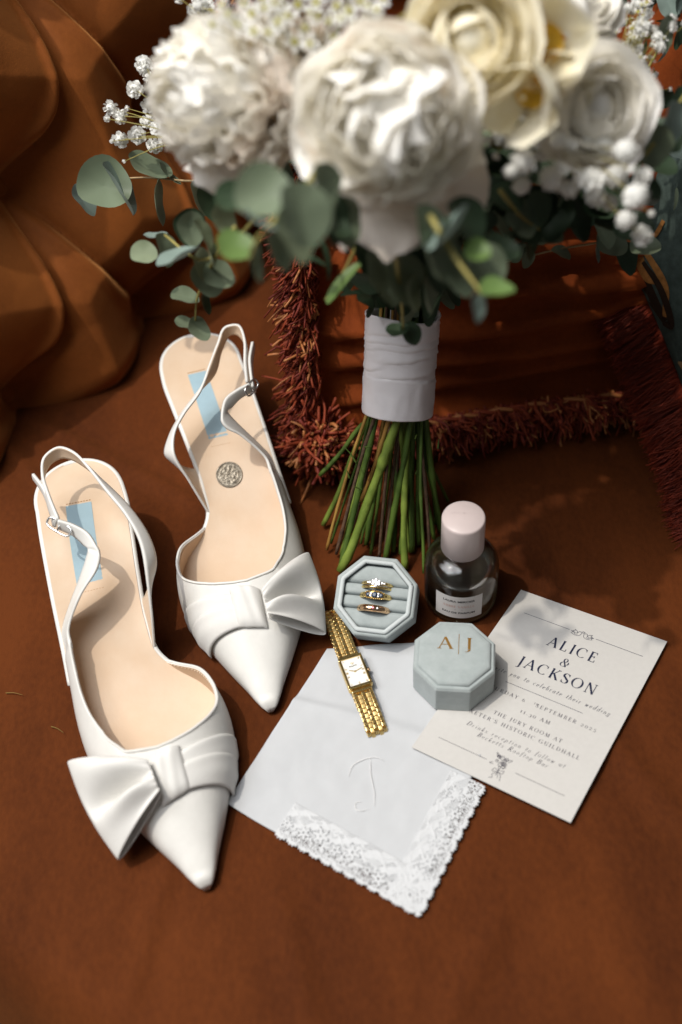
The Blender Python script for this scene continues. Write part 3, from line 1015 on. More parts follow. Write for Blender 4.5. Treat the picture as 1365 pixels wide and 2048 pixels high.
for sx in (1, -1):     # two doves facing each other
    for pts in ([(.8, -.6), (1.6, -1.6), (3.0, -1.2), (3.4, .2), (5.6, .8), (8.0, -.4), (6.6, 1.2), (7.6, 1.6), (6.0, 2.2), (3.6, 2.6), (1.6, 1.8), (1.0, .4), (.8, -.6)], [(3.2, .4), (4.4, -1.2), (6.2, -2.0), (5.6, -.6), (6.8, -.6), (5.4, .8)], [(1.8, -.7), (2.0, -.9)], [(3.0, 1.2), (4.4, 1.8), (5.4, 1.2)]):
        put_quads(mb, stroke_quads([(53.8 + sx * a, 18.4 + b) for a, b in pts], .3, 30), lambda u, v, l: cpt(u, v, l), 0, .12)
put_quads(mb, stroke_quads([(53.8, 17.6), (52.9, 16.5), (53.4, 15.9), (53.8, 16.5), (54.2, 15.9), (54.7, 16.5), (53.8, 17.6)], .28, 20), lambda u, v, l: cpt(u, v, l), 0, .12)
mb.build('printed_doves', INK, card, smooth=False, world=True)
mb = MB()
rr = random.Random(4)
for k in range(13):    # small posy
    cx, cy, r = 51.5 + rr.uniform(-3.6, 3.6), 131.5 + rr.uniform(-4, 3.2), rr.uniform(.7, 1.5)
    pts = [(cx + r * (1 + .2 * math.cos(5 * w)) * math.cos(w), cy + r * (1 + .2 * math.cos(5 * w)) * math.sin(w)) for w in np.linspace(0, 2 * pi, 14)]
    put_quads(mb, stroke_quads(pts, .32, 24), lambda u, v, l: cpt(u, v, l), 0, .12)
    put_quads(mb, stroke_quads([(cx - r * .4, cy), (cx, cy - r * .4), (cx + r * .4, cy + .1)], .3, 8), lambda u, v, l: cpt(u, v, l), 0, .12)
for pts in ([(52, 134), (53.2, 138), (53, 141)], [(53.5, 134), (53.4, 138), (55, 142)], [(54, 137), (56.5, 136), (56, 138.5), (53.6, 138), (50, 139), (50.5, 136.6), (53, 137.6)], [(53.4, 138), (51, 141), (52, 143), (50, 144)], [(53.8, 138), (56, 140), (57, 143.5)], [(48, 128), (46.8, 126), (48.6, 126.8)], [(55, 128), (57.6, 127), (56, 129.6)], [(47.5, 133), (46, 134.6), (48.4, 134.4)]):
    put_quads(mb, stroke_quads(pts, .34, 24), lambda u, v, l: cpt(u, v, l), 0, .12)
mb.build('printed_posy', INKG, card, smooth=False, world=True)

# ================================================================== SHOES
def spl(tab):
    X = np.array([t[0] for t in tab], float)
    Y = np.array([t[1] for t in tab], float)
    T = np.gradient(Y, X)
    def f(x):
        x = min(max(x, X[0]), X[-1])
        i = min(max(np.searchsorted(X, x, side='right') - 1, 0), len(X) - 2)
        h = X[i + 1] - X[i]
        u = (x - X[i]) / h
        return (2 * u**3 - 3 * u**2 + 1) * Y[i] + (u**3 - 2 * u**2 + u) * h * T[i] + (-2 * u**3 + 3 * u**2) * Y[i + 1] + (u**3 - u**2) * h * T[i + 1]
    return f

SL = 307.0
_low = spl([(36, 25.3), (48, 25), (70, 22), (100, 17), (130, 13), (148, 14), (160, 22), (175, 36), (190, 43), (205, 45), (222, 43), (245, 34), (270, 22), (290, 11.5), (300, 6.5), (305, 3), (SL, 0.05)])
_high = spl([(36, -33.8), (48, -35), (70, -37), (100, -40), (130, -43), (155, -46), (175, -48), (195, -47.5), (215, -44), (245, -34), (270, -22), (290, -11.5), (300, -6.5), (305, -3), (SL, -0.05)])
zsole = spl([(0, 66), (35, 65), (65, 61), (95, 50), (125, 34.5), (155, 18), (180, 9), (205, 6), (240, 5), (SL, 6)])
zcrest = spl([(90, 108), (110, 100), (130, 92), (160, 80), (190, 68), (215, 57), (232, 48), (250, 38), (268, 28), (285, 19), (298, 12.5), (305, 8.2), (SL, 3.6)])
phl = spl([(153, .02), (165, .17), (180, .36), (195, .47), (206, .57), (216, .76), (224, 1.02), (229, 1.28), (232, pi / 2), (SL, pi / 2)])
phh = spl([(108, .44), (130, .44), (150, .41), (170, .40), (190, .45), (205, .55), (216, .76), (224, 1.02), (229, 1.28), (232, pi / 2), (SL, pi / 2)])

def low(x):
    if x < 36:
        return -4 + 29.3 * max(0, 1 - ((36 - x) / 36) ** 2.3) ** .5
    return _low(x)

def high(x):
    if x < 36:
        return -4 - 29.8 * max(0, 1 - ((36 - x) / 36) ** 2.3) ** .5
    return _high(x)

def insole_z(x, y):
    a, b = high(x), low(x)
    s = (y - a) / max(1, b - a) * 2 - 1
    return zsole(x) + 1.6 * min(1, s * s) ** 1.5 + 0.6

def sect(x, ph, side, off=0.0):
    """outer surface of the upper; side +1 low, -1 high"""
    w = low(x) if side > 0 else high(x)
    yc = 0.5 * (low(x) + high(x)) * 0.6
    zb, zc = zsole(x) - 2.5, zcrest(x)
    c, s = max(0.0, math.cos(ph)), math.sin(ph)
    bul = side * 1.8 * math.sin(2 * min(ph, pi / 2))
    ex = 0.86
    if side < 0:
        ex = 0.86 + 2.4 * min(1.0, max(0.0, (226 - x) / 26.0))
    p = np.array([x, yc + (w - yc) * c ** ex + bul, zb + (zc - zb) * s ** 0.92])
    if off:
        nrm_ = nrm(np.array([0.15 if x > 230 else 0, c * side, s + .05]))
        p = p + nrm_ * off
    return p

def make_shoe(label, Hpx, Tpx, flip, ctrl1, ctrl2, tail, buckle, bow, lab, knot_x):
    H = at(*Hpx, 66.0)[:2]
    T = at(*Tpx, 5.0)[:2]
    d = nrm(T - H)
    rz = math.atan2(d[1], d[0])
    root = thing('slingback_shoe', label, 'shoe', (H[0], H[1], 0), rz, 'pair of white bridal slingback shoes')
    ny = np.array([-d[1], d[0]])
    def loc(w):        # world -> local with low side positive
        q = np.asarray(w[:2]) - H
        return np.array([q @ d, (q @ ny) * flip, w[2]])
    def out(V):
        V = np.array(V, float)
        V[:, 1] *= flip
        return V
    def smesh(name, V, F, mts, parent=root, outward=None, **k):
        V = out(V)
        F = [tuple(f) for f in F]
        if outward is not None:
            tot = 0
            for f in F[:: max(1, len(F) // 200)]:
                a, b, c = V[f[0]], V[f[1]], V[f[2]]
                n_ = np.cross(b - a, c - a)
                tot += n_ @ outward((a + b + c) / 3 * np.array([1, flip, 1])) if False else n_ @ (np.array(outward(a * np.array([1, flip, 1]))) * np.array([1, flip, 1]))
            if tot < 0:
                F = [f[::-1] for f in F]
        return mesh(name, V, F, mts, parent, **k)
    up = lambda p: (0, 0, 1.0)
    away = lambda p: (0, p[1] - 0.3 * (low(p[0]) + high(p[0])), max(0.2, p[2] - zsole(min(max(p[0], 0), SL))) * 0.6)

    # insole
    X = np.r_[36 - 36 * np.cos(np.linspace(0.03, pi / 2, 18)), np.linspace(39, 272, 60)]
    V = []
    for x in X:
        a, b = high(x) + 0.8, low(x) - 0.8
        if x > 225:
            k = (x - 225) / 47
            a, b = a * (1 - .25 * k), b * (1 - .25 * k)
        for s in np.linspace(0, 1, 15):
            y = a + (b - a) * s
            V.append((x + 1.0, y, insole_z(x, y)))
    insole = smesh('insole', V, gridf(len(X), 15), NUDE, outward=up)
    # pale rounded rim round heel and waist
    rim = [(x, low(x), zsole(x) - 0.2) for x in np.linspace(158, 37, 40)]
    rim += [(x, low(x), zsole(x) - 0.2) for x in 36 - 36 * np.sin(np.linspace(0, pi / 2, 16))[1:]]
    rim += [(x, high(x), zsole(x) - 0.2) for x in 36 - 36 * np.cos(np.linspace(0, pi / 2, 16))[1:]]
    rim += [(x, high(x), zsole(x) - 0.2) for x in np.linspace(37, 150, 40)]
    Vt, Ft = tube_vf(rim, 2.1, 8)
    smesh('sole_rim', Vt, Ft, SATIN, outward=None)
    # outsole
    X = np.r_[36 - 36 * np.cos(np.linspace(0.03, pi / 2, 14)), np.linspace(39, SL - .5, 60)]
    V = []
    for x in X:
        a, b = high(x), low(x)
        k = 0.96
        V += [(x, a * k, zsole(x) - 1.6), (x, a * k * .96, max(0.1, zsole(x) - 4.6)), (x, b * k * .96, max(0.1, zsole(x) - 4.6)), (x, b * k, zsole(x) - 1.6)]
    smesh('outsole', V, gridf(len(X), 4, False, True), SOLE, outward=None)
    # heel
    rings = []
    for z, sx, sy, cx in ((60.5, 24, 26, 25), (50, 19, 21, 22), (36, 12, 13.5, 17), (20, 8, 9, 15), (6, 7, 8, 14.5), (0.0, 7, 8, 14.5)):
        for k in range(24):
            w = 2 * pi * k / 24
            rings.append((cx + sx * math.cos(w), -4 + sy * math.sin(w), z - (0.12 * sx * math.cos(w) if z > 40 else 0)))
    Fh = gridf(6, 24, False, True) + [tuple(range(5 * 24, 6 * 24))]
    smesh('heel', rings, Fh, SATIN, outward=lambda p: (p[0] - 20, p[1] + 4, 0))
    # upper
    V, F = [], []
    for side, x0, ph in ((1, 154, phl), (-1, 140, phh)):
        X = np.r_[np.linspace(x0, 232, 44), np.linspace(235, SL, 46)]
        base = len(V)
        for x in X:
            m_ = min(ph(x), pi / 2) if x < 231.9 else pi / 2
            for j in range(17):
                V.append(sect(x, m_ * j / 16, side))
        for f in gridf(len(X), 17):
            f = tuple(base + q for q in f)
            F.append(f if side > 0 else f[::-1])
    upper = smesh('upper', V, F, [SATIN, NUDE], outward=away)
    bm_ = bmesh.new()
    bm_.from_mesh(upper.data)
    bmesh.ops.remove_doubles(bm_, verts=bm_.verts, dist=0.0004)
    bmesh.ops.recalc_face_normals(bm_, faces=bm_.faces)
    bm_.to_mesh(upper.data)
    bm_.free()
    nz = sum(pl.normal.z * pl.area for pl in upper.data.polygons)
    if nz < 0:
        upper.data.flip_normals()
    upper.data.shade_smooth()
    solid(upper, 1.5, -1, 1)
    # bound topline
    tl = [sect(x, phh(x), -1) for x in np.linspace(140, 231.5, 60)] + [sect(x, phl(x), 1) for x in np.linspace(231, 154, 50)]
    Vt, Ft = tube_vf(tl, 0.95, 6)
    smesh('topline_binding', Vt, Ft, SATIN, upper)
    # dashed stitches inside the low side
    mb = MB()
    for x in np.arange(160, 212, 2.0):
        p = sect(x, phl(x) * 0.86, 1) + np.array([0, -1.9, 0])
        mb.box(p, np.array([.7, .25, .18]))
    mb.V = [tuple(v) for v in out(mb.V)]
    mb.build('stitching', WSTITCH, upper, smooth=False)

    # straps
    def ribbon(name, ctrl, thick=1.7, nn=70, nw=7, parent=root):
        C, W = [], []
        for c_ in ctrl:
            if c_[0] == 'E':          # both edges given
                b_, t_ = np.array(c_[1], float), np.array(c_[2], float)
                C.append((b_ + t_) / 2)
                W.append((t_ - b_) / 2)
                continue
            if c_[0] == 'L':
                C.append(np.array(c_[1], float))
                W.append((nrm(c_[3]), c_[2]))
                continue
            px, py, z, w, ln = c_
            p = loc(at(px, py, z))
            inward = nrm(np.array([75 - p[0] if p[0] < 75 else 0, -5 - p[1], 0]))
            C.append(p)
            W.append((np.array([0, 0, 1]) * math.cos(math.radians(ln)) + inward * math.sin(math.radians(ln)), w))
        C = np.array(C)
        TT = np.gradient(C, axis=0)
        for i_, w_ in enumerate(W):
            if isinstance(w_, tuple):
                t_ = nrm(TT[i_])
                W[i_] = nrm(w_[0] - t_ * (w_[0] @ t_)) * w_[1] / 2
        R = cr(np.c_[C, np.array(W)], nn)
        T = np.gradient(R[:, :3], axis=0)
        V = []
        for row, t in zip(R, T):
            p, wv = row[:3], row[3:6]
            inward = nrm(np.array([75 - p[0] if p[0] < 75 else 0, -5 - p[1], 0]))
            on = nrm(np.cross(nrm(t), nrm(wv)))
            if on @ inward > 0:
                on = -on
            for j in range(nw):
                s = j / (nw - 1) * 2 - 1
                V.append(p + wv * s + on * 0.5 * (1 - s * s))
        o = smesh(name, V, gridf(nn, nw), [SATIN, NUDE], parent, outward=lambda p: (-(75 - p[0]) if p[0] < 75 else 0, p[1] + 5, 0.3))
        solid(o, thick, -1, 1)
        return o
    s1 = ribbon('heel_strap', [('E', (115, low(115) - .6, zsole(115) - 1.5), (147, low(147) - .6, zsole(147) - 1.5)), ('L', (126, low(126) + (6 if flip > 0 else 10), zsole(126) + 13), 21, (.75, .1, .6))] + ctrl1[2:], nn=100)
    s2 = ribbon('side_strap', ctrl2[:4] + [('E', sect(119, .02, -1), (123, -22, 73)), ('E', sect(132, 0, -1), sect(132, phh(132), -1)), ('E', sect(143, 0, -1), sect(143, phh(143), -1))], nn=90)
    ribbon('strap_tail', tail, nn=24, parent=s1)
    # buckle
    b0, b1, up_ = [loc(at(*q)) for q in buckle]
    ax = nrm(b1 - b0)
    upv = nrm(up_ - b0 - ax * ((up_ - b0) @ ax))
    L = np.linalg.norm(b1 - b0)
    P = []
    for k in range(65):
        w = 2 * pi * k / 64
        c, s = math.cos(w), math.sin(w)
        c = math.copysign(abs(c) ** .6, c)
        s = math.copysign(abs(s) ** .6, s)
        P.append((b0 + b1) / 2 + ax * c * L / 2 + upv * s * 3.4)
    Vt, Ft = tube_vf(P, 0.75, 8, caps=False)
    bk = smesh('buckle', Vt, Ft, STEEL)
    Vt, Ft = tube_vf([(b0 + b1) / 2 - upv * 3.4, (b0 + b1) / 2 + upv * 3.4], 0.6, 6)
    smesh('buckle_pin', Vt, Ft, STEEL, bk)

    # bow: band in two pleats wrapped over the low side
    bw = None
    for nm, xa, xb, w, off in (('bow_band', knot_x + 4, knot_x - 10, 23, 1.2), ('bow_band', knot_x + 9, knot_x + 3, 21, 2.6)):
        V = []
        for s in np.linspace(0, 1, 26):
            ph = pi / 2 * (1 - s) + 0.04 * s
            xc = xa + (xb - xa) * s
            ww = w * (0.62 + 0.38 * s)
            for j in range(11):
                q = j / 10 * 2 - 1
                lift = off + 0.9 * (1 - q ** 6) + 0.5 * math.sin(q * 5 + s * 2) * s
                V.append(sect(xc + q * ww / 2, ph, 1, lift))
        o = smesh(nm, V, gridf(26, 11), BOWSATIN, outward=away)
        solid(o, 0.9, -1)
    # loop
    K0, K1, E0, E1 = [loc(at(*q)) for q in bow]
    V = []
    NW, NS = 40, 25
    for a in np.linspace(0, 2, NW):
        t = math.sin(a * pi / 2)
        vz = math.cos(a * pi / 2)
        for b in range(NS):
            s = b / (NS - 1)
            p = (K0 * (1 - s) + K1 * s) * (1 - t) + (E0 * (1 - s) + E1 * s) * t
            # edges bow outwards, folds run into the knot
            hh = (2.5 + 11.0 * t ** 0.7 * (0.55 + 0.45 * math.sin(pi * s))) * vz
            fold = 0
            if vz > 0:
                fold = -17 * math.exp(-((s - 0.40 - 0.16 * t) / 0.13) ** 2) * math.sin(pi * min(1, t * 1.02)) ** .8 + 9.0 * math.exp(-((s - 0.70) / 0.13) ** 2) * math.sin(pi * t) + 8.0 * math.exp(-((s - 0.18) / 0.14) ** 2) * math.sin(pi * t)
                fold += 1.5 * math.sin(s * 19 + 2.5 * t) * (1 - t) * min(1, t * 4 + .3) + 0.8 * math.sin(s * 33 - 3 * t) * (1 - t) ** 2
            bulge = nrm(E0 + E1 - K0 - K1) * (4.0 * math.sin(pi * s) * t ** 2)
            p = p + np.array([0, 0, hh + fold]) + bulge
            p[2] = max(p[2], 1.2)
            V.append(p)
    o = smesh('bow_loop', V, gridf(NW, NS), BOWSATIN, outward=None)
    solid(o, 0.9, 0)
    subsurf(o, 1)
    # knot
    V = []
    for a in np.linspace(-1, 1, 13):
        for b in np.linspace(-1, 1, 15):
            x = knot_x + 5 + a * 13 * (1 - 0.06 * b * b) - 2 * b
            y = b * 10.5
            ph = pi / 2 - abs(y) / 42.0
            base = sect(min(x, SL - 2), ph, 1 if y > 0 else -1, 0)
            top = 6.2 * (1 - a ** 8 * .55) * (1 - abs(b) ** 5 * 0.8) + 0.35 * math.sin(b * 9 + a * 2)
            V.append((x, y + 0.0, base[2] + top))
    o = smesh('bow_knot', V, gridf(13, 15), BOWSATIN, outward=up)
    solid(o, 2.2, -1)
    subsurf(o, 1)

    # label
    def onins(px, py):
        x = 80.0
        for _ in range(40):
            q = loc(at(px, py, zsole(x) + 1.0))
            x = 0.5 * x + 0.5 * q[0]
        return q[:2]
    L4 = [onins(*q) for q in lab]
    V = []
    for a in np.linspace(0, 1, 16):
        for b in np.linspace(0, 1, 8):
            q = (L4[0] * (1 - b) + L4[1] * b) * (1 - a) + (L4[3] * (1 - b) + L4[2] * b) * a
            V.append((q[0], q[1], insole_z(*q) + 0.45))
    lb = smesh('label_patch', V, gridf(16, 8), BLUE, outward=up)
    mb = MB()
    for e in (0, 1):
        for k in range(9):
            b = (k + .5) / 9
            a = -0.03 if e == 0 else 1.03
            q = (L4[0] * (1 - b) + L4[1] * b) * (1 - a) + (L4[3] * (1 - b) + L4[2] * b) * a
            mb.box((q[0], q[1], insole_z(*q) + 0.25), np.array([.25, .55, .25]))
    mb.V = [tuple(v) for v in out(mb.V)]
    mb.build('label_stitching', STITCH, lb, smooth=False)
    return root, loc, onins, d

shoe1 = make_shoe('white slingback shoe whose bow loop rests on the bare velvet seat, nothing inside', (152, 923), (415, 1780), 1,
    [(279, 1228, 42, 24, -12), (294, 1180, 57, 18, -8), (304, 1132, 70, 13, 15), (291, 1077, 80, 11, 38), (262, 1027, 88, 10, 42), (222, 980, 94, 10, 38), (180, 935, 99, 10, 20), (150, 911, 102, 10, 2), (120, 904, 103, 10, -8), (92, 922, 102, 10, 0), (84, 953, 100, 10, 15), (95, 1000, 97, 10, 25), (112, 1046, 94, 10, 25)],
    [(116, 1050, 94, 9, 10), (146, 1061, 92, 9, 25), (172, 1080, 89, 9.5, 38), (187, 1110, 85, 11, 48), (181, 1155, 78, 15, 52), (163, 1205, 68, 22, 50), (143, 1262, 56, 30, 38), (133, 1310, 47, 32, 22)],
    [(66, 955, 99, 8, 10), (84, 980, 97, 8, 20), (98, 1010, 95, 8, 25), (108, 1046, 93, 8, 25)],
    [(96, 1040, 95), (141, 1067, 92), (100, 1020, 99)],
    [(298, 1524, 50), (322, 1584, 46), (136, 1524, 36), (238, 1720, 12)],
    [(132, 1013), (183, 1003), (208, 1168), (156, 1181)], 243)
shoe2 = make_shoe('white slingback shoe with a small coin inside, beside the fringed cushion', (378, 674), (542, 1421), -1,
    [(372, 986, 42, 24, -12), (352, 950, 56, 18, -8), (339, 912, 66, 13, 12), (342, 870, 74, 11, 35), (362, 830, 80, 10, 42), (395, 785, 86, 10, 42), (422, 740, 92, 10, 32), (437, 695, 98, 10, 12), (453, 662, 102, 10, 0), (478, 659, 103, 10, -5), (493, 686, 100, 10, 5), (496, 732, 95, 10, 12), (500, 770, 92, 10, 15)],
    [(503, 776, 92, 9, 5), (478, 789, 90, 9, 15), (458, 808, 87, 9.5, 25), (452, 835, 83, 11, 35), (463, 870, 76, 15, 45), (487, 915, 66, 22, 50), (517, 968, 54, 30, 40), (540, 1020, 44, 32, 22)],
    [(509, 690, 97, 8, 5), (504, 722, 95, 8, 10), (506, 750, 93, 8, 10), (510, 778, 91, 8, 10)],
    [(493, 788, 92), (514, 762, 93), (490, 770, 97)],
    [(524, 1186, 50), (536, 1232, 47), (618, 1106, 38), (652, 1268, 14)],
    [(376, 750), (412, 741), (460, 880), (421, 889)], 243)

# sixpence in the second shoe
_, loc2, ons2, d2 = shoe2
q = ons2(459, 950)
sl = math.atan2(insole_z(q[0] + 5, q[1]) - insole_z(q[0] - 5, q[1]), 10)
wp = at(459, 950, insole_z(*q))
zx = np.array([d2[0] * math.cos(sl), d2[1] * math.cos(sl), math.sin(sl)])
zy = np.array([-d2[1], d2[0], 0])
zn = np.cross(zx, zy)
coin = thing('coin', 'small worn silver coin lying inside the shoe', 'coin', wp - zn * 0.3, rot=np.c_[zx, zy, zn])
lathe('coin_disc', [(0.01, 0), (9.6, 0), (9.8, .25), (9.8, 1.35), (9.55, 1.6), (8.9, 1.6), (8.6, 1.3), (0.01, 1.3)], COIN, coin, 48)
V = []
nr, na = 26, 80
for i in range(nr):
    for k in range(na):
        r = 8.4 * i / (nr - 1)
        w = 2 * pi * k / na
        x, y = r * math.cos(w), r * math.sin(w)
        z = 1.34 + 0.5 * max(0, fbm(x, y, 2, 0.55)) * (1 - (r / 8.4) ** 6)
        if r > 6.2 and r < 8.0:
            z += 0.3 * (math.sin(w * 34) > 0.2) * (math.sin((r - 6.2) * 3.6) > 0.2)
        V.append((x, y, z))
mesh('coin_relief', V, gridf(nr, na, False, True), COIN, coin)

# ================================================================== RING BOX BASE
def octa(r, rot=0.0):
    return [(r * math.cos(pi / 8 + k * pi / 4 + rot), r * math.sin(pi / 8 + k * pi / 4 + rot)) for k in range(8)]

def octa_loft(rows, cap_top=True, cap_bot=True, rot=0.0):
    V = []
    for r, z in rows:
        V += [(x, y, z) for x, y in octa(r, rot)]
    F = gridf(len(rows), 8, False, True)
    F = [f[::-1] for f in F]
    if cap_bot:
        F.append(tuple(reversed(range(8))))
    if cap_top:
        b = (len(rows) - 1) * 8
        F.append(tuple(range(b, b + 8)))
    return V, F

fc = at(751, 1193, 40)
to_cam = nrm(EYE - fc)
bn = nrm(to_cam + np.array([-0.10, 0.10, 0.20]))
bx = nrm(np.cross(CU, bn))
ang = math.radians(-6)
by = np.cross(bn, bx)
bx, by = math.cos(ang) * bx + math.sin(ang) * by, -math.sin(ang) * bx + math.cos(ang) * by
RB = np.c_[bx, by, bn]
depth = 24.0
# rest the lowest corner on the seat
RO = 29.3
cornz = min((RB @ np.array([x, y, -depth]))[2] for x, y in octa(RO))
fc[2] = 0.0
fz = -cornz + 0.1
fc = at(751, 1193, fz)
box = thing('ring_box', 'open octagonal grey velvet ring box holding three gold rings', 'ring box', fc, rot=RB)
V, F = octa_loft([(RO - 1, -depth), (RO, -depth + 1), (RO, -1.2), (RO - 1.2, 0), (24.6, 0), (24.0, -0.8), (23.9, -6)], cap_top=True)
o = mesh('box_shell', V, F, GREYV, box, smooth=False)
bevel(o, 0.7)
# corded rim
P = []
oc = octa(24.9)
for k in range(8):
    a, b = np.array(oc[k]), np.array(oc[(k + 1) % 8])
    for s in np.linspace(0.03, 0.97, 40, endpoint=True):
        P.append((*(a + (b - a) * s), 0.5))
P.append(P[0])
Vt, Ft = tube_vf(P, [1.55 + 0.16 * (i % 2) for i in range(len(P))], 8, caps=False)
mesh('corded_rim', Vt, Ft, GREYC, box)
# four soft pads with slots between
ap = 23.2 * math.cos(pi / 8)
def halfw(y):
    c = 23.2 * math.sin(pi / 8)
    return ap if abs(y) < c else ap - (abs(y) - c)
slots = [8.4, 0.2, -8.6]
bounds = [ap, *slots, -ap]
for i in range(4):
    y1, y0 = bounds[i] - 0.15, bounds[i + 1] + 0.15
    V = []
    for s in np.linspace(0, 1, 22):
        for t in np.linspace(0, 1, 15):
            y = y0 + (y1 - y0) * t
            hw = halfw(y) - 0.2
            x = -hw + 2 * hw * s
            e = (1 - abs(2 * t - 1) ** 3.5) ** 0.6 if True else 1
            z = -4.2 + 3.4 * e - 0.8 * abs(2 * s - 1) ** 6
            V.append((x, y, z))
    mesh('ring_pad', V, gridf(22, 15), GREYV, box).data.flip_normals()

def ring_thing(label, ypos, radius, tube_r, mt, tilt=0.0, flat=1.0):
    p = fc + RB @ np.array([tilt, ypos, -radius + 5.0])
    rt = thing('ring', label, 'ring', p, rot=RB, group=None)
    V = []
    nu_, nv_ = 56, 10
    for i in range(nu_):
        w = 2 * pi * i / nu_
        thick = tube_r * (1 + 0.25 * max(0, math.sin(w)))
        for j in range(nv_):
            v = 2 * pi * j / nv_
            rr_ = radius + thick * 0.7 * math.cos(v)
            V.append((rr_ * math.cos(w), thick * flat * math.sin(v), rr_ * math.sin(w)))
    mesh('band', V, gridf(nu_, nv_, True, True), mt, rt)
    return rt

def gem(parent, name, x, y, z, r, mt):
    prof = [(0.01, r * .55), (r * .55, r * .55), (r, 0.12 * r), (r * .96, 0), (0.01, -r * .8)]
    V, F = lathe_vf(prof, 8)
    return mesh(name, np.array(V) + np.array([x, y, z]), F, mt, parent, smooth=False)

r1 = ring_thing('gold engagement ring with a cluster of clear stones', slots[0], 10.4, 1.0, GOLD)
def arc(x, R):
    return math.sqrt(R * R - x * x)
for x, y, r in ((0, 0, 1.9), (-2.0, .9, 1.25), (2.0, .9, 1.25), (-2.0, -.9, 1.2), (2.0, -.9, 1.2), (0, 1.9, 1.2), (0, -1.9, 1.2), (-4.0, 0, 1.0), (4.0, 0, 1.0), (-5.5, 0, .8), (5.5, 0, .8)):
    gem(r1, 'clear_stone', x, y, arc(x, 11.2) + (.6 if abs(x) < 3 else 0.3), r, DIAM)
# slim second band held with it
V = []
for i in range(56):
    w = 2 * pi * i / 56
    for j in range(8):
        v = 2 * pi * j / 8
        rr_ = 10.4 + .75 * math.cos(v)
        V.append((rr_ * math.cos(w), -2.3 - 0.5 * math.sin(w) + 1.0 * math.sin(v), rr_ * math.sin(w)))
mesh('shaped_band', V, gridf(56, 8, True, True), GOLD, r1)
r2 = ring_thing('antique gold ring with three dark blue stones', slots[1], 10.4, 1.3, GOLD, flat=1.3)
V = []
for i in range(30):
    x = -7 + 14 * i / 29
    for j in range(9):
        q_ = (j / 8) * 2 - 1
        wd_ = 2.9 * (1 - (x / 8.2) ** 2) ** .5
        V.append((x, q_ * wd_, arc(x, 11.5) - .5 * q_ * q_))
o = mesh('carved_head', V, gridf(30, 9), GOLD, r2)
solid(o, 1.2, -1)
for x, r in ((0, 2.1), (-4.3, 1.45), (4.3, 1.45)):
    gem(r2, 'blue_stone', x, 0, arc(x, 11.5) + .2, r, SAPPH)
for x in (-2.5, 2.5):
    for y in (-.9, .9):
        gem(r2, 'clear_stone', x, y, arc(x, 11.5) + .15, .8, DIAM)
gv, gf = ico(0.42, 1)
for x in np.linspace(-6.2, 6.2, 11):
    wd_ = 2.7 * (1 - (x / 8.2) ** 2) ** .5
    for s in (-1, 1):
        mesh('claw', gv + np.array([x, s * wd_, arc(x, 11.5) - .2]), gf, GOLD, r2)
r3 = ring_thing('plain rounded gold band set with a tiny red stone', slots[2], 10.4, 1.7, ROSEG, tilt=-.4, flat=1.15)
gem(r3, 'red_stone', 0.6, 0.1, 11.7, 1.0, RUBY)
gem(r3, 'clear_stone', 3.4, 0.2, 11.2, .8, DIAM)
gem(r3, 'clear_stone', -2.4, 0.2, 11.4, .7, DIAM)

# ================================================================== RING BOX LID
LH, LR = 26.0, 28.2
LZ = 3.6
lc = (at(870, 1420, LZ) + at(940, 1424, LZ)) / 2
ld = nrm((at(940, 1424) - at(870, 1420))[:2])
lperp = np.array([-ld[1], ld[0]])
lcen = lc[:2] + lperp * (LR * math.cos(pi / 8))
la = math.atan2(ld[1], ld[0])
lid = thing('ring_box_lid', 'octagonal grey velvet box lid with gold initials on top', 'box lid', (lcen[0], lcen[1], LZ), la)
V, F = octa_loft([(LR - .8, 0), (LR, .8), (LR, LH - 2.0), (LR - 1.2, LH), (LR - 3.2, LH), (LR - 4.0, LH - 1.0)], cap_top=True)
o = mesh('lid_shell', V, F, GREYV, lid, smooth=False)
bevel(o, 0.9, 3)
V = []
RT = LR - 3.1
for i, (k, z) in enumerate(((1.0, LH - 1.2), (1.0, LH + .6), (.975, LH + 1.7), (.93, LH + 2.3), (.8, LH + 2.7), (.6, LH + 2.9), (.4, LH + 3.0), (.2, LH + 3.05))):
    V += [(x * k, y * k, z) for x, y in octa(RT)]
F = [f[::-1] for f in gridf(8, 8, False, True)] + [tuple(range(56, 64))]
pad = mesh('top_pad', V, F, GREYV, lid)
ltop = LH + 3.05
def padz(u, v):
    return LH + 3.12 - 0.0006 * (u * u + v * v)
for txt, x0, w in (('A', -10.5, 9.4), ('J', 6.6, 4.6)):
    q, tw = text_polys(txt, 9.0, .1, 0, 1.1)
    mb = MB()
    put_quads(mb, [[(x0 + p[0] * (w / tw), -1.6 + p[1]) for p in qq] for qq in q], lambda u, v, l: (u, v + 4, padz(u, v + 4) + l), 0, .05)
    mb.build('gold_initial', FOIL, lid, smooth=False)
mb = MB()
mb.add([(2.35, -1.5, ltop + .1), (2.75, -1.5, ltop + .1), (2.75, 14, ltop + .1), (2.35, 14, ltop + .1)], [(0, 1, 2, 3)])
mb.build('gold_divider', FOIL, lid, smooth=False)

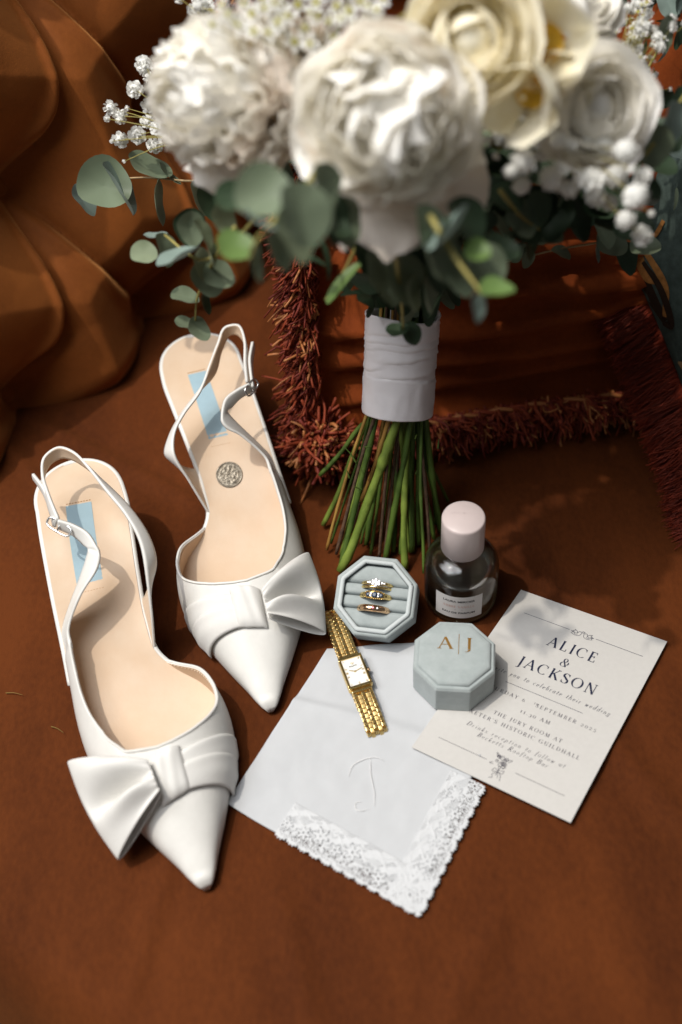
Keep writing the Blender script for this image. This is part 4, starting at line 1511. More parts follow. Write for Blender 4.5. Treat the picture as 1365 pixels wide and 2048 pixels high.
# ================================================================== PERFUME BOTTLE
bc = at(921, 1192)
bot = thing('perfume_bottle', 'round glass perfume bottle with pale pink cap and paper label', 'bottle', (bc[0], bc[1], 0), math.atan2(-bc[1], -bc[0]) + pi / 2)
R_ = 25.2
outer = [(0.01, 0.8), (18, 0.6), (21.5, 0.2), (23.8, 1.2), (24.9, 3.5), (R_, 7), (R_, 36), (24.9, 40), (23.6, 44), (21, 47.6), (17.5, 50), (14.6, 51), (13.4, 51.6), (12.6, 53), (11.4, 53.6), (10.4, 54)]
inner = [(9.2, 54), (9.0, 50), (10.5, 48.6), (15.5, 47), (19.5, 44.6), (21.6, 41), (22.5, 36.5), (22.6, 12), (21.8, 9), (19, 7.4), (0.01, 6.8)]
lathe('glass_body', outer + inner, GLASS, bot, 72)
lathe('perfume', [(0.01, 6.75), (19, 7.35), (21.85, 8.9), (22.66, 12), (22.56, 36.0), (22.3, 37.6), (0.01, 37.6)], PERF, bot, 72)
lathe('spray_collar', [(0.01, 53), (8.8, 53), (8.9, 58.5), (7.5, 59), (0.01, 59)], STEEL, bot, 40)
lathe('dip_tube', [(1.2, 8), (1.2, 53)], mat('clear_plastic', (0.9, 0.9, 0.9), .1, trans=.9), bot, 10)
cap = lathe('cap', [(10, 57), (13.9, 57.0), (14.3, 57.5), (14.1, 85.0), (13.8, 86.3), (13.0, 86.9), (0.01, 87.0)], CAPM, bot, 64)

def sans_mesh(txt, size):
    cu = bpy.data.curves.new('lettering', 'FONT')
    cu.body = txt
    cu.size = size
    cu.align_x = 'CENTER'
    cu.offset = 0.022 * size
    o = bpy.data.objects.new('lettering', cu)
    COL.objects.link(o)
    dg = bpy.context.evaluated_depsgraph_get()
    me = bpy.data.meshes.new_from_object(o.evaluated_get(dg))
    V = np.array([v.co[:] for v in me.vertices])
    F = [tuple(p.vertices) for p in me.polygons]
    bpy.data.objects.remove(o)
    bpy.data.curves.remove(cu)
    bpy.data.meshes.remove(me)
    return V, F

LA = -pi / 2 + math.radians(-2)
def lab_pt(u, v, l=0.0):
    w = LA + u / R_
    return ((R_ + .12 + l) * math.cos(w), (R_ + .12 + l) * math.sin(w), v)
V = [lab_pt(u, v) for u in np.linspace(-16.5, 16.5, 24) for v in np.linspace(9.5, 33.5, 6)]
lab = mesh('paper_label', V, gridf(24, 6), LABELP, bot)
def lab_text(txt, vb, size, wx, mt):
    V, F = sans_mesh(txt, size)
    V = [lab_pt(p[0] * wx, vb + p[1], .06) for p in V]
    mesh('lettering', V, F, mt, lab, smooth=False)
lab_text('LAURA MERCIER', 27.2, 2.9, 1.02, INKB)
lab_text('EAU DE PARFUM', 14.6, 2.6, 1.18, INKB)
q, w = text_polys('AMBRE VANILLE', 2.5, .12, 0, .9)
mb = MB()
put_quads(mb, [[(p[0] * 21.5 / w - 10.75, 21.3 + p[1]) for p in qq] for qq in q], lambda u, v, l: lab_pt(u, v, l), 0, .06)
mb.build('lettering', INKP, lab, smooth=False)
mb = MB()
put_quads(mb, [[(-2.6, 18.9), (2.6, 18.9), (2.6, 19.15), (-2.6, 19.15)]], lambda u, v, l: lab_pt(u, v, l), 0, .06)
mb.build('printed_rule', INKB, lab, smooth=False)
V, F = sans_mesh('LAURA MERCIER', 2.0)
mesh('embossed_lettering', [(p[0] * 1.1, p[1] + 2.5, 87.06) for p in V], F, CAPM, cap, smooth=False)

# ================================================================== WATCH
wa, wb = at(674, 1258, 6), at(752, 1462, 3.2)
wdir = nrm((wb - wa)[:2])
wang = math.atan2(wdir[1], wdir[0])
wc = at(711, 1346, 8)
watch = thing('wristwatch', 'gold bracelet wristwatch with rectangular white dial on the handkerchief', 'watch', (wc[0], wc[1], 0), wang)
ZB = 3.0
LX, LY = 12.6, 8.3       # half length / half width of case
def rbox(name, cx, cy, cz, hx, hy, hz, mt, parent, bv=.5):
    mb = MB()
    mb.box((cx, cy, cz), np.array([hx, hy, hz]))
    o = mb.build(name, mt, parent, smooth=False)
    if bv:
        bevel(o, bv, 3)
    return o
case = rbox('case', 0, 0, ZB + 4.2, LX - .6, LY, 2.7, GOLD, watch, .9)
# raised bezel
mb = MB()
for sx in (-1, 1):
    mb.box((sx * (LX - 1.2), 0, ZB + 7.1), np.array([1.0, LY - .2, .8]))
for sy in (-1, 1):
    mb.box((0, sy * (LY - 1.0), ZB + 7.1), np.array([LX - 2.15, .85, .78]))
bz = mb.build('bezel', GOLD, watch, smooth=False)
bevel(bz, .4, 3)
dial = rbox('dial', 0, 0, ZB + 6.9, LX - 2.0, LY - 1.7, .12, DIAL, watch, 0)
mb = MB()
dz = ZB + 7.12
for ang_, L in ((62, 3.9), (-76, 5.4)):     # hands; 12 o'clock is towards -x
    w = math.radians(ang_)
    dx, dy = -math.cos(w), -math.sin(w)
    Rm = np.c_[np.array([dx, dy, 0]), np.array([-dy, dx, 0]), np.array([0, 0, 1])]
    mb.box((dx * L * .45, dy * L * .45, dz + .1), np.array([L * .55, .28, .06]), Rm)
mb.box((0, 0, dz + .1), np.array([.6, .6, .12]))
mb.build('hands', GOLD_B, dial, smooth=False)
for k in range(12):
    if k == 0:
        continue
    w = 2 * pi * k / 12
    # markers on a rectangle
    vx, vy = -math.cos(w), math.sin(w) * -1
    t = min((LX - 3.4) / max(abs(vx), 1e-6), (LY - 2.9) / max(abs(vy), 1e-6))
    mb = MB()
    px_, py_ = vx * t, vy * t
    Rm = np.c_[np.array([vx, vy, 0]), np.array([-vy, vx, 0]), np.array([0, 0, 1])]
    nbar = (0, 1, 2, 3, 2, 1, 2, 2, 3, 2, 1, 2)[k]
    for q_ in range(nbar):
        mb.box((px_ - vy * (q_ - (nbar - 1) / 2) * .55, py_ + vx * (q_ - (nbar - 1) / 2) * .55, dz + .06), np.array([.75, .15, .06]), Rm)
    mb.build('hour_marker', GOLD_B, dial, smooth=False)
V, F = sans_mesh('BULOVA', 1.35)
mesh('lettering', [(-4.2 - p[1], -p[0] * -1.0 * -1, dz + .08) if False else (-4.0 - p[1], p[0], dz + .08) for p in V], F, INKB, dial, smooth=False)
mb = MB()
mb.tube([(-7.0, -.9, dz + .1), (-6.0, -.5, dz + .1), (-5.9, .5, dz + .1), (-7.0, .9, dz + .1)], .17, 5)
mb.tube([(-7.4, 0, dz + .1), (-6.0, 0, dz + .1)], .13, 5)
mb.build('printed_emblem', GOLD_B, dial)
V, F = lathe_vf([(0.01, 0), (1.2, 0), (1.4, .3), (1.4, 1.5), (1.2, 1.8), (0.01, 1.9)], 14)
mesh('crown', [(v[0], LY + v[2] - .1, ZB + 4.4 + v[1]) for v in V], F, ROSEG, watch)
for sx in (-1, 1):
    rbox('lug_bar', sx * (LX + .7), 0, ZB + 4.4, 1.4, 6.9, 1.5, GOLD, watch, .5)
# bracelet: flattened loop of small links
wl = lambda p: None
xend = np.linalg.norm((wb - wc)[:2])
xtop = -np.linalg.norm((wa - wc)[:2]) - 14
path = [(LX + 2.0, ZB + 4.9), (LX + 12, ZB + 4.4), (xend - 8, ZB + 3.2), (xend - 1, ZB + 2.6), (xend + 1.4, ZB + 1.0), (xend - 1.5, ZB - 1.0), (xend - 12, ZB - 1.1), (10, ZB - 1.0), (-20, ZB - 1.0), (xtop + 6, ZB - 1.2), (xtop - 2.5, ZB + 1.6), (xtop + 4, ZB + 4.6), (xtop + 20, ZB + 5.4), (-LX - 14, ZB + 5.2), (-LX - 2.0, ZB + 4.9)]
PP = cr([(a, 0, b) for a, b in path], 600)
dd = np.r_[0, np.cumsum(np.linalg.norm(np.diff(PP, axis=0), axis=1))]
pitch_l = 3.5
nrow = int(dd[-1] / pitch_l)
def link_mesh(hx, hy, hz, mt, name):
    mb = MB()
    mb.box((0, 0, 0), np.array([hx, hy, hz]))
    o = mb.build(name, mt, watch, smooth=False)
    bevel(o, .42, 2)
    return o
first = {}
for r in range(nrow):
    s = (r + .5) * pitch_l
    i = min(np.searchsorted(dd, s), len(PP) - 2)
    p = PP[i]
    t = nrm(PP[i + 1] - PP[i - 1])
    nn = np.cross(t, np.array([0, 1, 0]))
    for c in range(5):
        y = (c - 2) * 2.72
        off = 0 if c % 2 == 0 else pitch_l * .5
        pos = p + t * off + np.array([0, y, 0])
        kind = 'a' if c % 2 == 0 else 'b'
        M = mat_axes(t, np.array([0, 1, 0]), -nn if nn[2] < 0 else nn, pos)
        if kind not in first:
            o = link_mesh(1.62, 1.27, .85, GOLD if kind == 'a' else GOLD_B, 'link')
            o.matrix_local = M
            first[kind] = o
        else:
            o = inst('link', first[kind].data, watch, M)
            bevel(o, .42, 2)

# ================================================================== BOUQUET
foot = at(790, 1130)
wt, wbm = atd(806, 625, 745), atd(795, 825, 775)
axis = nrm(wt - wbm)
headC = atd(825, 300, 700)
bouq = thing('bouquet', 'hand tied bouquet of white peonies, roses and eucalyptus wrapped in white ribbon', 'bouquet', (foot[0], foot[1], 0))
BO = ORG[bouq.name]
FM = {}

# ribbon wrap
ua = nrm(np.cross(axis, np.array([0, 1, 0.2])))
ub = np.cross(axis, ua)
wl_ = np.linalg.norm(wt - wbm)
V = []
nh, nt_ = 90, 72
for i in range(nh):
    t = i / (nh - 1)
    for k in range(nt_):
        w = 2 * pi * k / nt_
        r = 22.0 + 1.6 * t + 0.9 * math.sin(2 * w + 1) * (1 - t)
        ph = (t * 9.0 - 0.55 * math.sin(w - 1.1) + .35 * math.sin(t * 17) + .25 * fbm(math.cos(w), math.sin(w), t * 3, 1.2))
        if t > 0.36 + .05 * math.sin(w):
            r += (0.45 + .5 * abs(math.sin(t * 23))) * (1 - (ph % 1.0)) + .35 * fbm(math.cos(w) * 1.5, math.sin(w) * 1.5, t * 5, 1.5)
        else:
            r += 0.8 + 0.5 * math.sin(3 * w + 9 * t) * (0.4 - t) + .7 * fbm(math.cos(w) * 2, math.sin(w) * 2, t * 2.5, 1.4) + .35 * math.exp(-(((w + t * 2.2 - 4.4 + pi) % (2 * pi) - pi) / .10) ** 2)
        dz_ = 2.2 * math.sin(w * 1 + .6) * (1 - t) + 1.5 * math.sin(w * 2) * t
        if i == 0:
            r -= .1
        V.append(wbm + axis * (t * wl_ + dz_) + (ua * math.cos(w) + ub * math.sin(w)) * r)
wrapo = mesh('ribbon_wrap', V, gridf(nh, nt_, False, True), WRAP, bouq, world=True)
solid(wrapo, 1.0, -1)
pv, pf = ico(1.7, 2)
for (zx_, zy_) in ((915, 230), (907, 330), (902, 435), (887, 645)):
    px, py = 620 + zx_ * .2832, 580 + zy_ * .2832
    t = 1 - (py - 625) / 200
    cpt_ = wbm + axis * wl_ * t
    dpt = (cpt_ - EYE) @ CF
    mesh('pearl_pin', pv + atd(px - 3, py, dpt), pf, PEARL, wrapo, world=True)

# stems
Z7 = lambda x, y: (620 + x * .2832, 580 + y * .2832)
stems = [
    ([(650, 800), (640, 900), (560, 1180), (450, 1480), (340, 1800), (215, 1985)], 84, STEM_L, -14, 'g'),
    ([(490, 800), (480, 880), (400, 1200), (300, 1620), (212, 1985)], 52, STEM_G, -8, 'g'),
    ([(455, 800), (440, 900), (345, 1190), (270, 1500), (187, 1865)], 34, STEM_B, -14, 'b'),
    ([(390, 760), (375, 820), (290, 1120), (162, 1585), (120, 1835)], 30, STEM_Y, -4, 'y'),
    ([(590, 800), (570, 890), (500, 1190), (365, 1492)], 42, STEM_Y, -20, 'cut'),
    ([(540, 800), (530, 880), (475, 1185)], 26, STEM_Y, -12, 'cut'),
    ([(340, 840), (320, 930), (220, 1150), (70, 1310)], 44, STEM_G, 25, 'cut'),
    ([(430, 780), (420, 850), (330, 1160), (230, 1450), (95, 1660)], 52, STEM_L, 6, 'g'),
    ([(730, 800), (720, 890), (680, 1200), (590, 1600), (535, 1900)], 56, STEM_G, -8, 'g'),
    ([(620, 1000), (600, 1190), (560, 1500), (530, 1890)], 32, STEM_B, 2, 'b'),
    ([(540, 1300), (520, 1500), (490, 1890)], 30, STEM_B, 6, 'b'),
    ([(690, 820), (675, 1000), (660, 1300), (640, 1700), (672, 1965)], 62, STEM_L, 0, 'g'),
    ([(770, 820), (760, 950), (765, 1300), (745, 1500), (770, 1800)], 40, STEM_G, 8, 'g'),
    ([(830, 800), (830, 870), (838, 1200), (855, 1420), (935, 1720)], 54, STEM_G, 2, 'g'),
    ([(865, 800), (870, 880), (895, 1300), (893, 1650)], 40, STEM_G, 12, 'g'),
    ([(880, 900), (905, 1120), (975, 1490)], 30, STEM_G, 18, 'g'),
    ([(790, 900), (790, 1400), (800, 1800), (805, 2000)], 30, STEM_G, 2, 'g'),
    ([(560, 850), (520, 1200), (420, 1600), (400, 1800)], 50, STEM_G, 16, 'g'),
    ([(700, 850), (720, 1300), (730, 1700), (720, 1850)], 60, STEM_G, 20, 'g'),
    ([(610, 850), (640, 1250), (600, 1700), (590, 1850)], 50, STEM_G, 24, 'g'),
    ([(800, 850), (815, 1300), (840, 1600), (880, 1760)], 44, STEM_G, 20, 'g'),
    ([(640, 850), (655, 1200), (640, 1500), (700, 1850)], 46, STEM_L, 12, 'g'),
]
for k in range(12):     # thinner stalks that fill the bundle
    x0_, x1_ = 400 + 42 * k, 150 + 70 * k
    stems.append(([(x0_, 800), (x0_ * .82 + x1_ * .18, 1080), (x0_ * .45 + x1_ * .55, 1480), (x1_, 1790 + 90 * math.sin(k * 2.1))], 24 + 8 * (k % 3), [STEM_G, STEM_L, STEM_B, STEM_G][k % 4], 4 + 5 * (k % 4), 'g'))
for pts, wpx, mt, off, kind in stems:
    px = [Z7(*p) for p in pts]
    top = atd(*px[0], 772 + off)
    dtop = 772 + off
    end = at(*px[-1], 3.0)
    dend = (end - EYE) @ CF
    if kind == 'cut':
        dend = dtop + (dend - dtop) * (px[-1][1] - px[0][1]) / 330.0 - 4
    ys_ = [p[1] for p in px]
    P = [atd(*p, dtop + (dend - dtop) * (p[1] - ys_[0]) / (ys_[-1] - ys_[0])) for p in px]
    # run on up through the wrap
    a0 = wbm + axis * ((P[0] - wbm) @ axis)
    of = P[0] - a0
    lo_ = np.linalg.norm(of)
    of = of / lo_ * min(lo_, 17.5)
    P[0] = a0 + of
    if len(P) > 2:
        a1 = P[1] - wbm
        ra = a1 - axis * (a1 @ axis)
        if np.linalg.norm(ra) > 19.5 and kind != 'cut':
            P[1] = P[1] - ra * (1 - 19.5 / np.linalg.norm(ra))
    ln_ = len(P)
    for q_ in range(1, ln_ - 1):      # keep the stalks nearly straight
        f_ = (ys_[q_] - ys_[0]) / (ys_[-1] - ys_[0])
        P[q_] = P[q_] * .35 + (P[0] * (1 - f_) + P[-1] * f_) * .65
    P = [wt + axis * 40 + of * .8, (a0 + wt) / 2 + of * .85] + P
    P = cr(P, 40)
    rad = wpx * .2832 * .352 / 2 * .76
    Rr = [rad * (1 + .06 * math.sin(i * .9) + (.22 if (i % 13 == (3 * len(pts) + int(wpx)) % 13) else 0) + (.10 if (i % 13 == (3 * len(pts) + int(wpx) + 1) % 13) else 0) + .05 * rng.normal()) for i in range(40)]
    P = P + rng.normal(0, rad * .012, P.shape)
    P[0] = P[0]
    o = tube('stem', P, Rr, [mt, CUT], bouq, 10, world=True)
    o.data.polygons[-1].material_index = 1
# small side shoots and thorns
mb = MB()
for zx_, zy_, dx_, dy_ in ((330, 1225, -80, -110), (280, 1330, -20, -60), (370, 1410, -60, -20), (390, 1110, 50, -8), (745, 1050, 12, -30), (750, 1300, 8, -25), (905, 1120, 8, -70)):
    a = atd(*Z7(zx_, zy_), 768)
    b = atd(*Z7(zx_ + dx_ * .5, zy_ + dy_ * .6), 766)
    c = atd(*Z7(zx_ + dx_, zy_ + dy_), 764)
    mb.tube(cr([a, b, c], 8), [.7, .65, .6, .55, .5, .4, .3, .1], 5)
mb.build('side_shoot', STEM_G, bouq, world=True)

# the head of the bouquet tips towards the lens: nearer things come nearer still
_atd0 = atd
def DD(d):
    return d - 62.0 * min(1.0, max(0.0, (745.0 - d) / 140.0))
def atd(px, py, d):
    return _atd0(px, py, DD(d))
headC = headC + np.array([0, -28, 18])

# ---- petals
def shell(R, th1, alpha, flare, ruff, th0=165, ns=9, nt=8, notch=0.0, seed=0, lift=0.0):
    r_ = random.Random(seed)
    p1, p2, p3 = r_.uniform(0, 6.3), r_.uniform(0, 6.3), r_.uniform(2.0, 3.6)
    V = []
    for i in range(ns):
        s = -1 + 2 * i / (ns - 1)
        for j in range(nt):
            t = j / (nt - 1)
            edge = 1 - notch * abs(math.sin(p3 * s * 2 + p1)) - 0.22 * s * s
            th = math.radians(th0 + (th1 - th0) * t * edge)
            wdt = alpha * (0.30 + 0.70 * math.sin(pi * min(1, t) * .60 + .05))
            ps = s * wdt
            rho = R * (1 - .12 * (1 - t)) * (1 + flare * t ** 4) + ruff * R * t * t * math.sin(p3 * s * 2.4 + p2) + ruff * R * .5 * t ** 3 * math.sin(7 * s + p1)
            rho *= 1 - .06 * s * s
            V.append((rho * math.sin(th) * math.cos(ps), rho * math.sin(th) * math.sin(ps), rho * math.cos(th) + lift))
    return V, gridf(ns, nt)

def orient(z):
    z = nrm(z)
    x = nrm(np.cross(np.array([0.3, 1, 0.2]), z))
    return x, np.cross(z, x), z

def flower(name, pos, face, R, layers, mats_, label=None, seed=1, core=.42, tilt=.10):
    """layers: (count, rho, th1, alpha, flare, ruffle, notch, spin, mat)"""
    r_ = random.Random(seed)
    x, y, z = orient(face)
    core_v, core_f = ico(R * core, 2)
    fo_ = mesh(name, core_v, core_f, mats_[0], bouq)
    fo_.matrix_local = mat_axes(x, y, z, np.asarray(pos) - BO)
    FM[fo_.name] = mat_axes(x, y, z, np.asarray(pos) - BO)
    if label:
        fo_['label'] = label
    for li, (cnt, rho, th1, al, fl, ru, no, spin, mi) in enumerate(layers):
        variants = []
        for v in range(min(cnt, 3)):
            V, F = shell(R * rho, th1, al, fl, ru, notch=no, seed=seed * 100 + li * 10 + v)
            me = mesh('petal', V, F, mats_[mi], fo_)
            variants.append(me)
        used = 0
        for k in range(cnt):
            az = spin + 2 * pi * k / cnt + r_.uniform(-.25, .25)
            M = Matrix.Rotation(az, 4, 'Z') @ Matrix.Rotation(r_.gauss(0, tilt), 4, 'Y') @ Matrix.Rotation(r_.gauss(0, tilt), 4, 'X')
            sc_ = r_.uniform(.93, 1.06)
            M = M @ Matrix.Scale(sc_, 4)
            v = variants[k % len(variants)]
            if used < len(variants):
                v = variants[used]
                v.matrix_local = M
                used += 1
            else:
                inst('petal', v.data, fo_, M)
    return fo_

def sheet_petal(parent, p0, p1, width, bend, mt, twist=0.0, seed=0, tip=.55):
    """a drooping petal from p0 to p1 (world)"""
    r_ = random.Random(seed)
    p0, p1 = np.array(p0), np.array(p1)
    d = p1 - p0
    L = np.linalg.norm(d)
    d = d / L
    tocam = nrm(EYE - (p0 + p1) / 2)
    sd = nrm(np.cross(d, tocam))
    n_ = np.cross(sd, d)
    sd, n_ = math.cos(twist) * sd + math.sin(twist) * n_, -math.sin(twist) * sd + math.cos(twist) * n_
    f1, f2 = r_.uniform(0, 6), r_.uniform(0, 6)
    V = []
    for i in range(13):
        s = -1 + i / 6
        for j in range(12):
            t = j / 11
            w = width * (0.42 + .58 * math.sin(pi * min(1, .12 + t * tip))) * (1 if t < .8 else math.sqrt(max(0.02, 1 - ((t - .8) / .24) ** 2)))
            tt_ = t - .10 * s * s * t + 0.03 * t * math.sin(5 * s + f1)
            V.append(p0 + d * L * tt_ + sd * s * w + n_ * (bend * math.sin(pi * t) - .30 * w * s * s + width * .10 * t * math.sin(4 * s + f2)))
    # place in the flower's own frame
    Mi = FM[parent.name].inverted()
    V = [np.array(Mi @ Vector((np.array(v) - BO) * MM)) / MM for v in V]
    return mesh('petal', V, gridf(13, 12), mt, parent)

def ruffle_mesh(seed, wid, notch, mt):
    """one loose petal: grows along z from the origin, wide in x, curls towards +y"""
    r_ = random.Random(seed)
    a1, a2, a3 = r_.uniform(0, 6), r_.uniform(0, 6), r_.uniform(3, 5)
    V = []
    for i in range(11):
        s = -1 + i / 5
        for j in range(9):
            t = j / 8
            w = wid * (0.28 + 0.72 * math.sin(pi * min(1, .08 + .62 * t)))
            tt_ = t * (1 - .20 * s * s - notch * abs(math.sin(a3 * s + a1)))
            y = .38 * t * t * t - .10 * math.sin(pi * t) + .34 * s * s * wid + .10 * t * t * math.sin(a3 * s * .8 + a2) + .03 * t ** 3 * math.sin(8 * s + a1)
            V.append((s * w, y, tt_))
    me = bpy.data.meshes.new('petal')
    me.from_pydata((np.array(V) * MM).tolist(), [], gridf(11, 9))
    me.materials.append(mt)
    me.shade_smooth()
    return me

def pompom(fo_, R, n, wid, notch, seed, mt, mt2, spread=115.0, base=.36, lean=.55, ln=.66):
    """fill a flower with loose ruffled petals standing on its heart"""
    r_ = random.Random(seed)
    ms = [ruffle_mesh(seed * 10 + k, wid, notch, mt) for k in range(5)]
    ms2 = [ruffle_mesh(seed * 10 + 7 + k, wid, notch, mt2) for k in range(2)]
    cmax = math.cos(math.radians(spread))
    for k in range(n):
        cz = 1 - (1 - cmax) * (k + .5) / n
        az = k * 2.39996 + r_.gauss(0, .15)
        sz = math.sqrt(max(0, 1 - cz * cz))
        rad = np.array([sz * math.cos(az), sz * math.sin(az), cz])
        out = np.array([math.cos(az), math.sin(az), 0])
        z = nrm(rad * (1 - .25 * lean) + np.array([0, 0, 1]) * (.55 * lean * (1 - abs(cz))) + np.array([r_.gauss(0, .16) for _ in range(3)]))
        x = nrm(np.cross(np.array([0, 0, 1]) if abs(z[2]) < .95 else np.array([1.0, 0, 0]), z))
        w = r_.gauss(0, .45)
        y = np.cross(z, x)
        x, y = math.cos(w) * x + math.sin(w) * y, -math.sin(w) * x + math.cos(w) * y
        if y @ out > 0 and sz > .4:     # curl back over the heart
            x, y = -x, -y
        pick = ms2[k % 2] if cz < -.05 else ms[k % 5]
        inst('petal', pick, fo_, mat_axes(x, y, z, rad * R * base, R * ln * r_.uniform(.88, 1.12)))

camdir = lambda p: nrm(EYE - p)
def face_dir(p, k=0.5):
    return nrm(nrm(p - headC) * (1 - k) + camdir(p) * k)

# big white peony in the middle
pA = atd(770, 238, 590)
peony = flower('peony', pA, face_dir(pA, .3), 36, [
    (8, 1.0, 66, .72, .12, .06, .06, .1, 0), (8, 1.05, 80, .78, .18, .05, .05, .5, 0), (7, 1.08, 96, .85, .22, .05, .04, .2, 0)], [PETAL, PETALB], 'full white peony with drooping outer petals', 3, .50, .14)
pompom(peony, 39, 62, .62, .06, 41, PETAL, PETALB, 98, .40, .6, .68)
for (a, da), (b, db), w, bend, tw, sd_ in (
        (((775, 320), 605), ((778, 520), 606), 17, 5, .1, 1), (((860, 320), 606), ((872, 468), 612), 18, 4, .5, 2), (((930, 300), 612), ((955, 436), 622), 16, 5, .9, 3),
        (((690, 330), 606), ((690, 498), 616), 13, 4, -.5, 4), (((815, 320), 600), ((880, 405), 598), 10, -3, .3, 6), (((840, 320), 596), ((902, 362), 592), 6.0, -3, .2, 7), (((690, 300), 600), ((600, 345), 600), 13, 4, -.3, 5), (((905, 230), 600), ((965, 330), 606), 15, -5, .8, 9)):
    sheet_petal(peony, atd(*a, da), atd(*b, db), w, bend, PETALB if sd_ in (1, 2, 3, 4) else PETAL, tw, sd_)
# shaggy white flower at the left
pB = atd(462, 195, 632)
shag = flower('peony', pB, nrm(face_dir(pB, .35) + np.array([-.35, 0, .1])), 38, [
    (14, 1.02, 80, .45, .16, .06, .14, .4, 0), (12, 1.05, 96, .5, .2, .05, .10, .7, 1)], [PETAL, PETALB], 'shaggy white peony with narrow notched petals', 5, .50, .12)
pompom(shag, 39, 92, .40, .13, 51, PETAL, PETALB, 115, .42, .4, .68)
for (a, da), (b, db), w, bend, tw, sd_ in ((((470, 310), 640), ((388, 362), 640), 13, -3, 0, 11), (((540, 262), 632), ((494, 325), 628), 9, -3, 0.3, 13), (((480, 280), 640), ((455, 352), 642), 16, 4, 0, 14)):
    sheet_petal(shag, atd(*a, da), atd(*b, db), w, bend, PETALB if sd_ == 14 else PETAL, tw, sd_)
# half hidden peony between the two
pC = atd(588, 165, 645)
flower('peony', pC, face_dir(pC, .4), 29, [(8, .55, 25, .9, .08, .1, .1, 0, 0), (9, .75, 45, .8, .1, .08, .1, .4, 0), (10, .92, 62, .75, .12, .07, .08, .1, 0), (9, 1.02, 82, .75, .15, .06, .05, .5, 0)], [PETALB, PETAL], 'smaller blush white peony tucked between its neighbours', 8, .5, .14)
# roses
def rose(px, py, dep, R, mt, seed, label, k=.6):
    p = atd(px, py, dep)
    L = []
    for i in range(9):
        f = i / 8
        L.append((3 + (i > 2) + (i > 5), .22 + .80 * f, 12 + 62 * f ** 1.15, 1.35 - .25 * f, .10 + .22 * f, .025, 0, i * 1.3, 0))
    return flower('rose', p, face_dir(p, k), R, L, [mt], label, seed)
rose(940, 80, 590, 26, PETALC, 21, 'open cream rose with a spiral centre', .75)
rose(1185, 215, 620, 26, PETAL, 22, 'white rose above the berries', .5)
rose(1165, 5, 650, 19, PETAL, 23, 'white rose bud at the top of the bouquet', .4)
# freesias
def freesia(px, py, dep, R, face, label, seed):
    p = atd(px, py, dep)
    f_ = flower('freesia', p, face, R, [(3, 1.0, 62, .78, .32, .03, 0, 0, 0), (3, .9, 55, .72, .34, .03, 0, pi / 3, 0)], [FREES], label, seed, .08, .05)
    V, F = lathe_vf([(R * .05, -R * .75), (R * .25, -R * .70), (R * .42, -R * .55), (R * .50, -R * .42)], 20)
    mesh('throat', V, F, THROAT, f_)
    for k in range(3):
        w = k * 2.1
        tube('stamen', [(0, 0, -R * .7), (2 * math.cos(w), 2 * math.sin(w), -R * .3), (3 * math.cos(w), 3 * math.sin(w), R * .0)], [.6, .6, .9], THROAT, f_, 6)
    return f_
pF = atd(1088, 78, 600)
freesia(1088, 82, 592, 19, nrm(camdir(pF) + np.array([0, 0, .15])), 'cream freesia with a yellow throat facing out', 31)
freesia(1045, 195, 592, 17, nrm(camdir(pF) + CR * -.75 - CU * .55), 'cream freesia turned down to one side', 32)
freesia(1110, 165, 612, 16, nrm(camdir(pF) + CR * .1 - CU * .7), 'cream freesia half hidden below another', 33)

# ---- round leaf
def leaf_mesh(kind, mt, var=0):
    V, F = [], []
    nr, na = 6, 26
    r_ = random.Random(var * 7 + 3)
    q1, q2, q3 = r_.uniform(0, 6), r_.uniform(0, 6), r_.uniform(.08, .26)
    for i in range(nr):
        r = i / (nr - 1)
        for k in range(na):
            w = 2 * pi * k / na
            c, s = math.cos(w), math.sin(w)
            if kind == 'round':
                rx, ry = 1.0, 0.93
                x = rx * c * r
                y = ry * s * r * (1 - .10 * c)
                if c > .85:
                    x *= 1.03
                z = q3 * r * r + .09 * math.sin(2 * w + q1) * r * r + .13 * abs(y) + .03 * math.sin(5 * w + q2) * r ** 3
                x *= 1 + .05 * math.sin(2 * w + q2)
                y *= 1 + .06 * math.sin(3 * w + q1)
            elif kind == 'oval':
                x = c * r
                y = .55 * s * r * (1 - .25 * c)
                z = .10 * x * x + .10 * abs(y) + .04 * math.sin(3 * w) * r
            else:      # lance
                x = c * r
                y = .2 * s * r * (1 - .35 * c)
                z = -.18 * x * x + .15 * abs(y)
            V.append((x, y, z))
    F = gridf(nr, na, False, True)
    me = bpy.data.meshes.new('leaf')
    me.from_pydata((np.array(V) * MM).tolist(), [], F)
    me.materials.append(mt)
    me.shade_smooth()
    return me

LM = {}
def leaf_obj(parent, kind, mt, p, ax, nn, size):
    key = (kind, mt.name, random.randrange(4))
    if key not in LM:
        LM[key] = leaf_mesh(kind, mt, key[2])
    ax = nrm(ax - nn * (ax @ nn))
    y = np.cross(nn, ax)
    return inst('leaf', LM[key], parent, mat_axes(ax, y, nn, p - BO, size))

def leaf_px(parent, px, py, rpx, ratio, angdeg, dep, mt, kind='round', side=1):
    """disc whose long axis runs at angdeg in the picture plane and whose short axis is foreshortened"""
    p = atd(px, py, dep)
    view = camdir(p)
    w = math.radians(angdeg)
    R2 = nrm(CR - view * (CR @ view))
    U2 = np.cross(view, R2)
    ax = R2 * math.cos(w) - U2 * math.sin(w)
    mn = np.cross(view, ax)
    nn = nrm(view * ratio + mn * side * math.sqrt(max(0, 1 - ratio * ratio)))
    return leaf_obj(parent, kind, mt, p, ax, nn, rpx * DD(dep) / FPX)

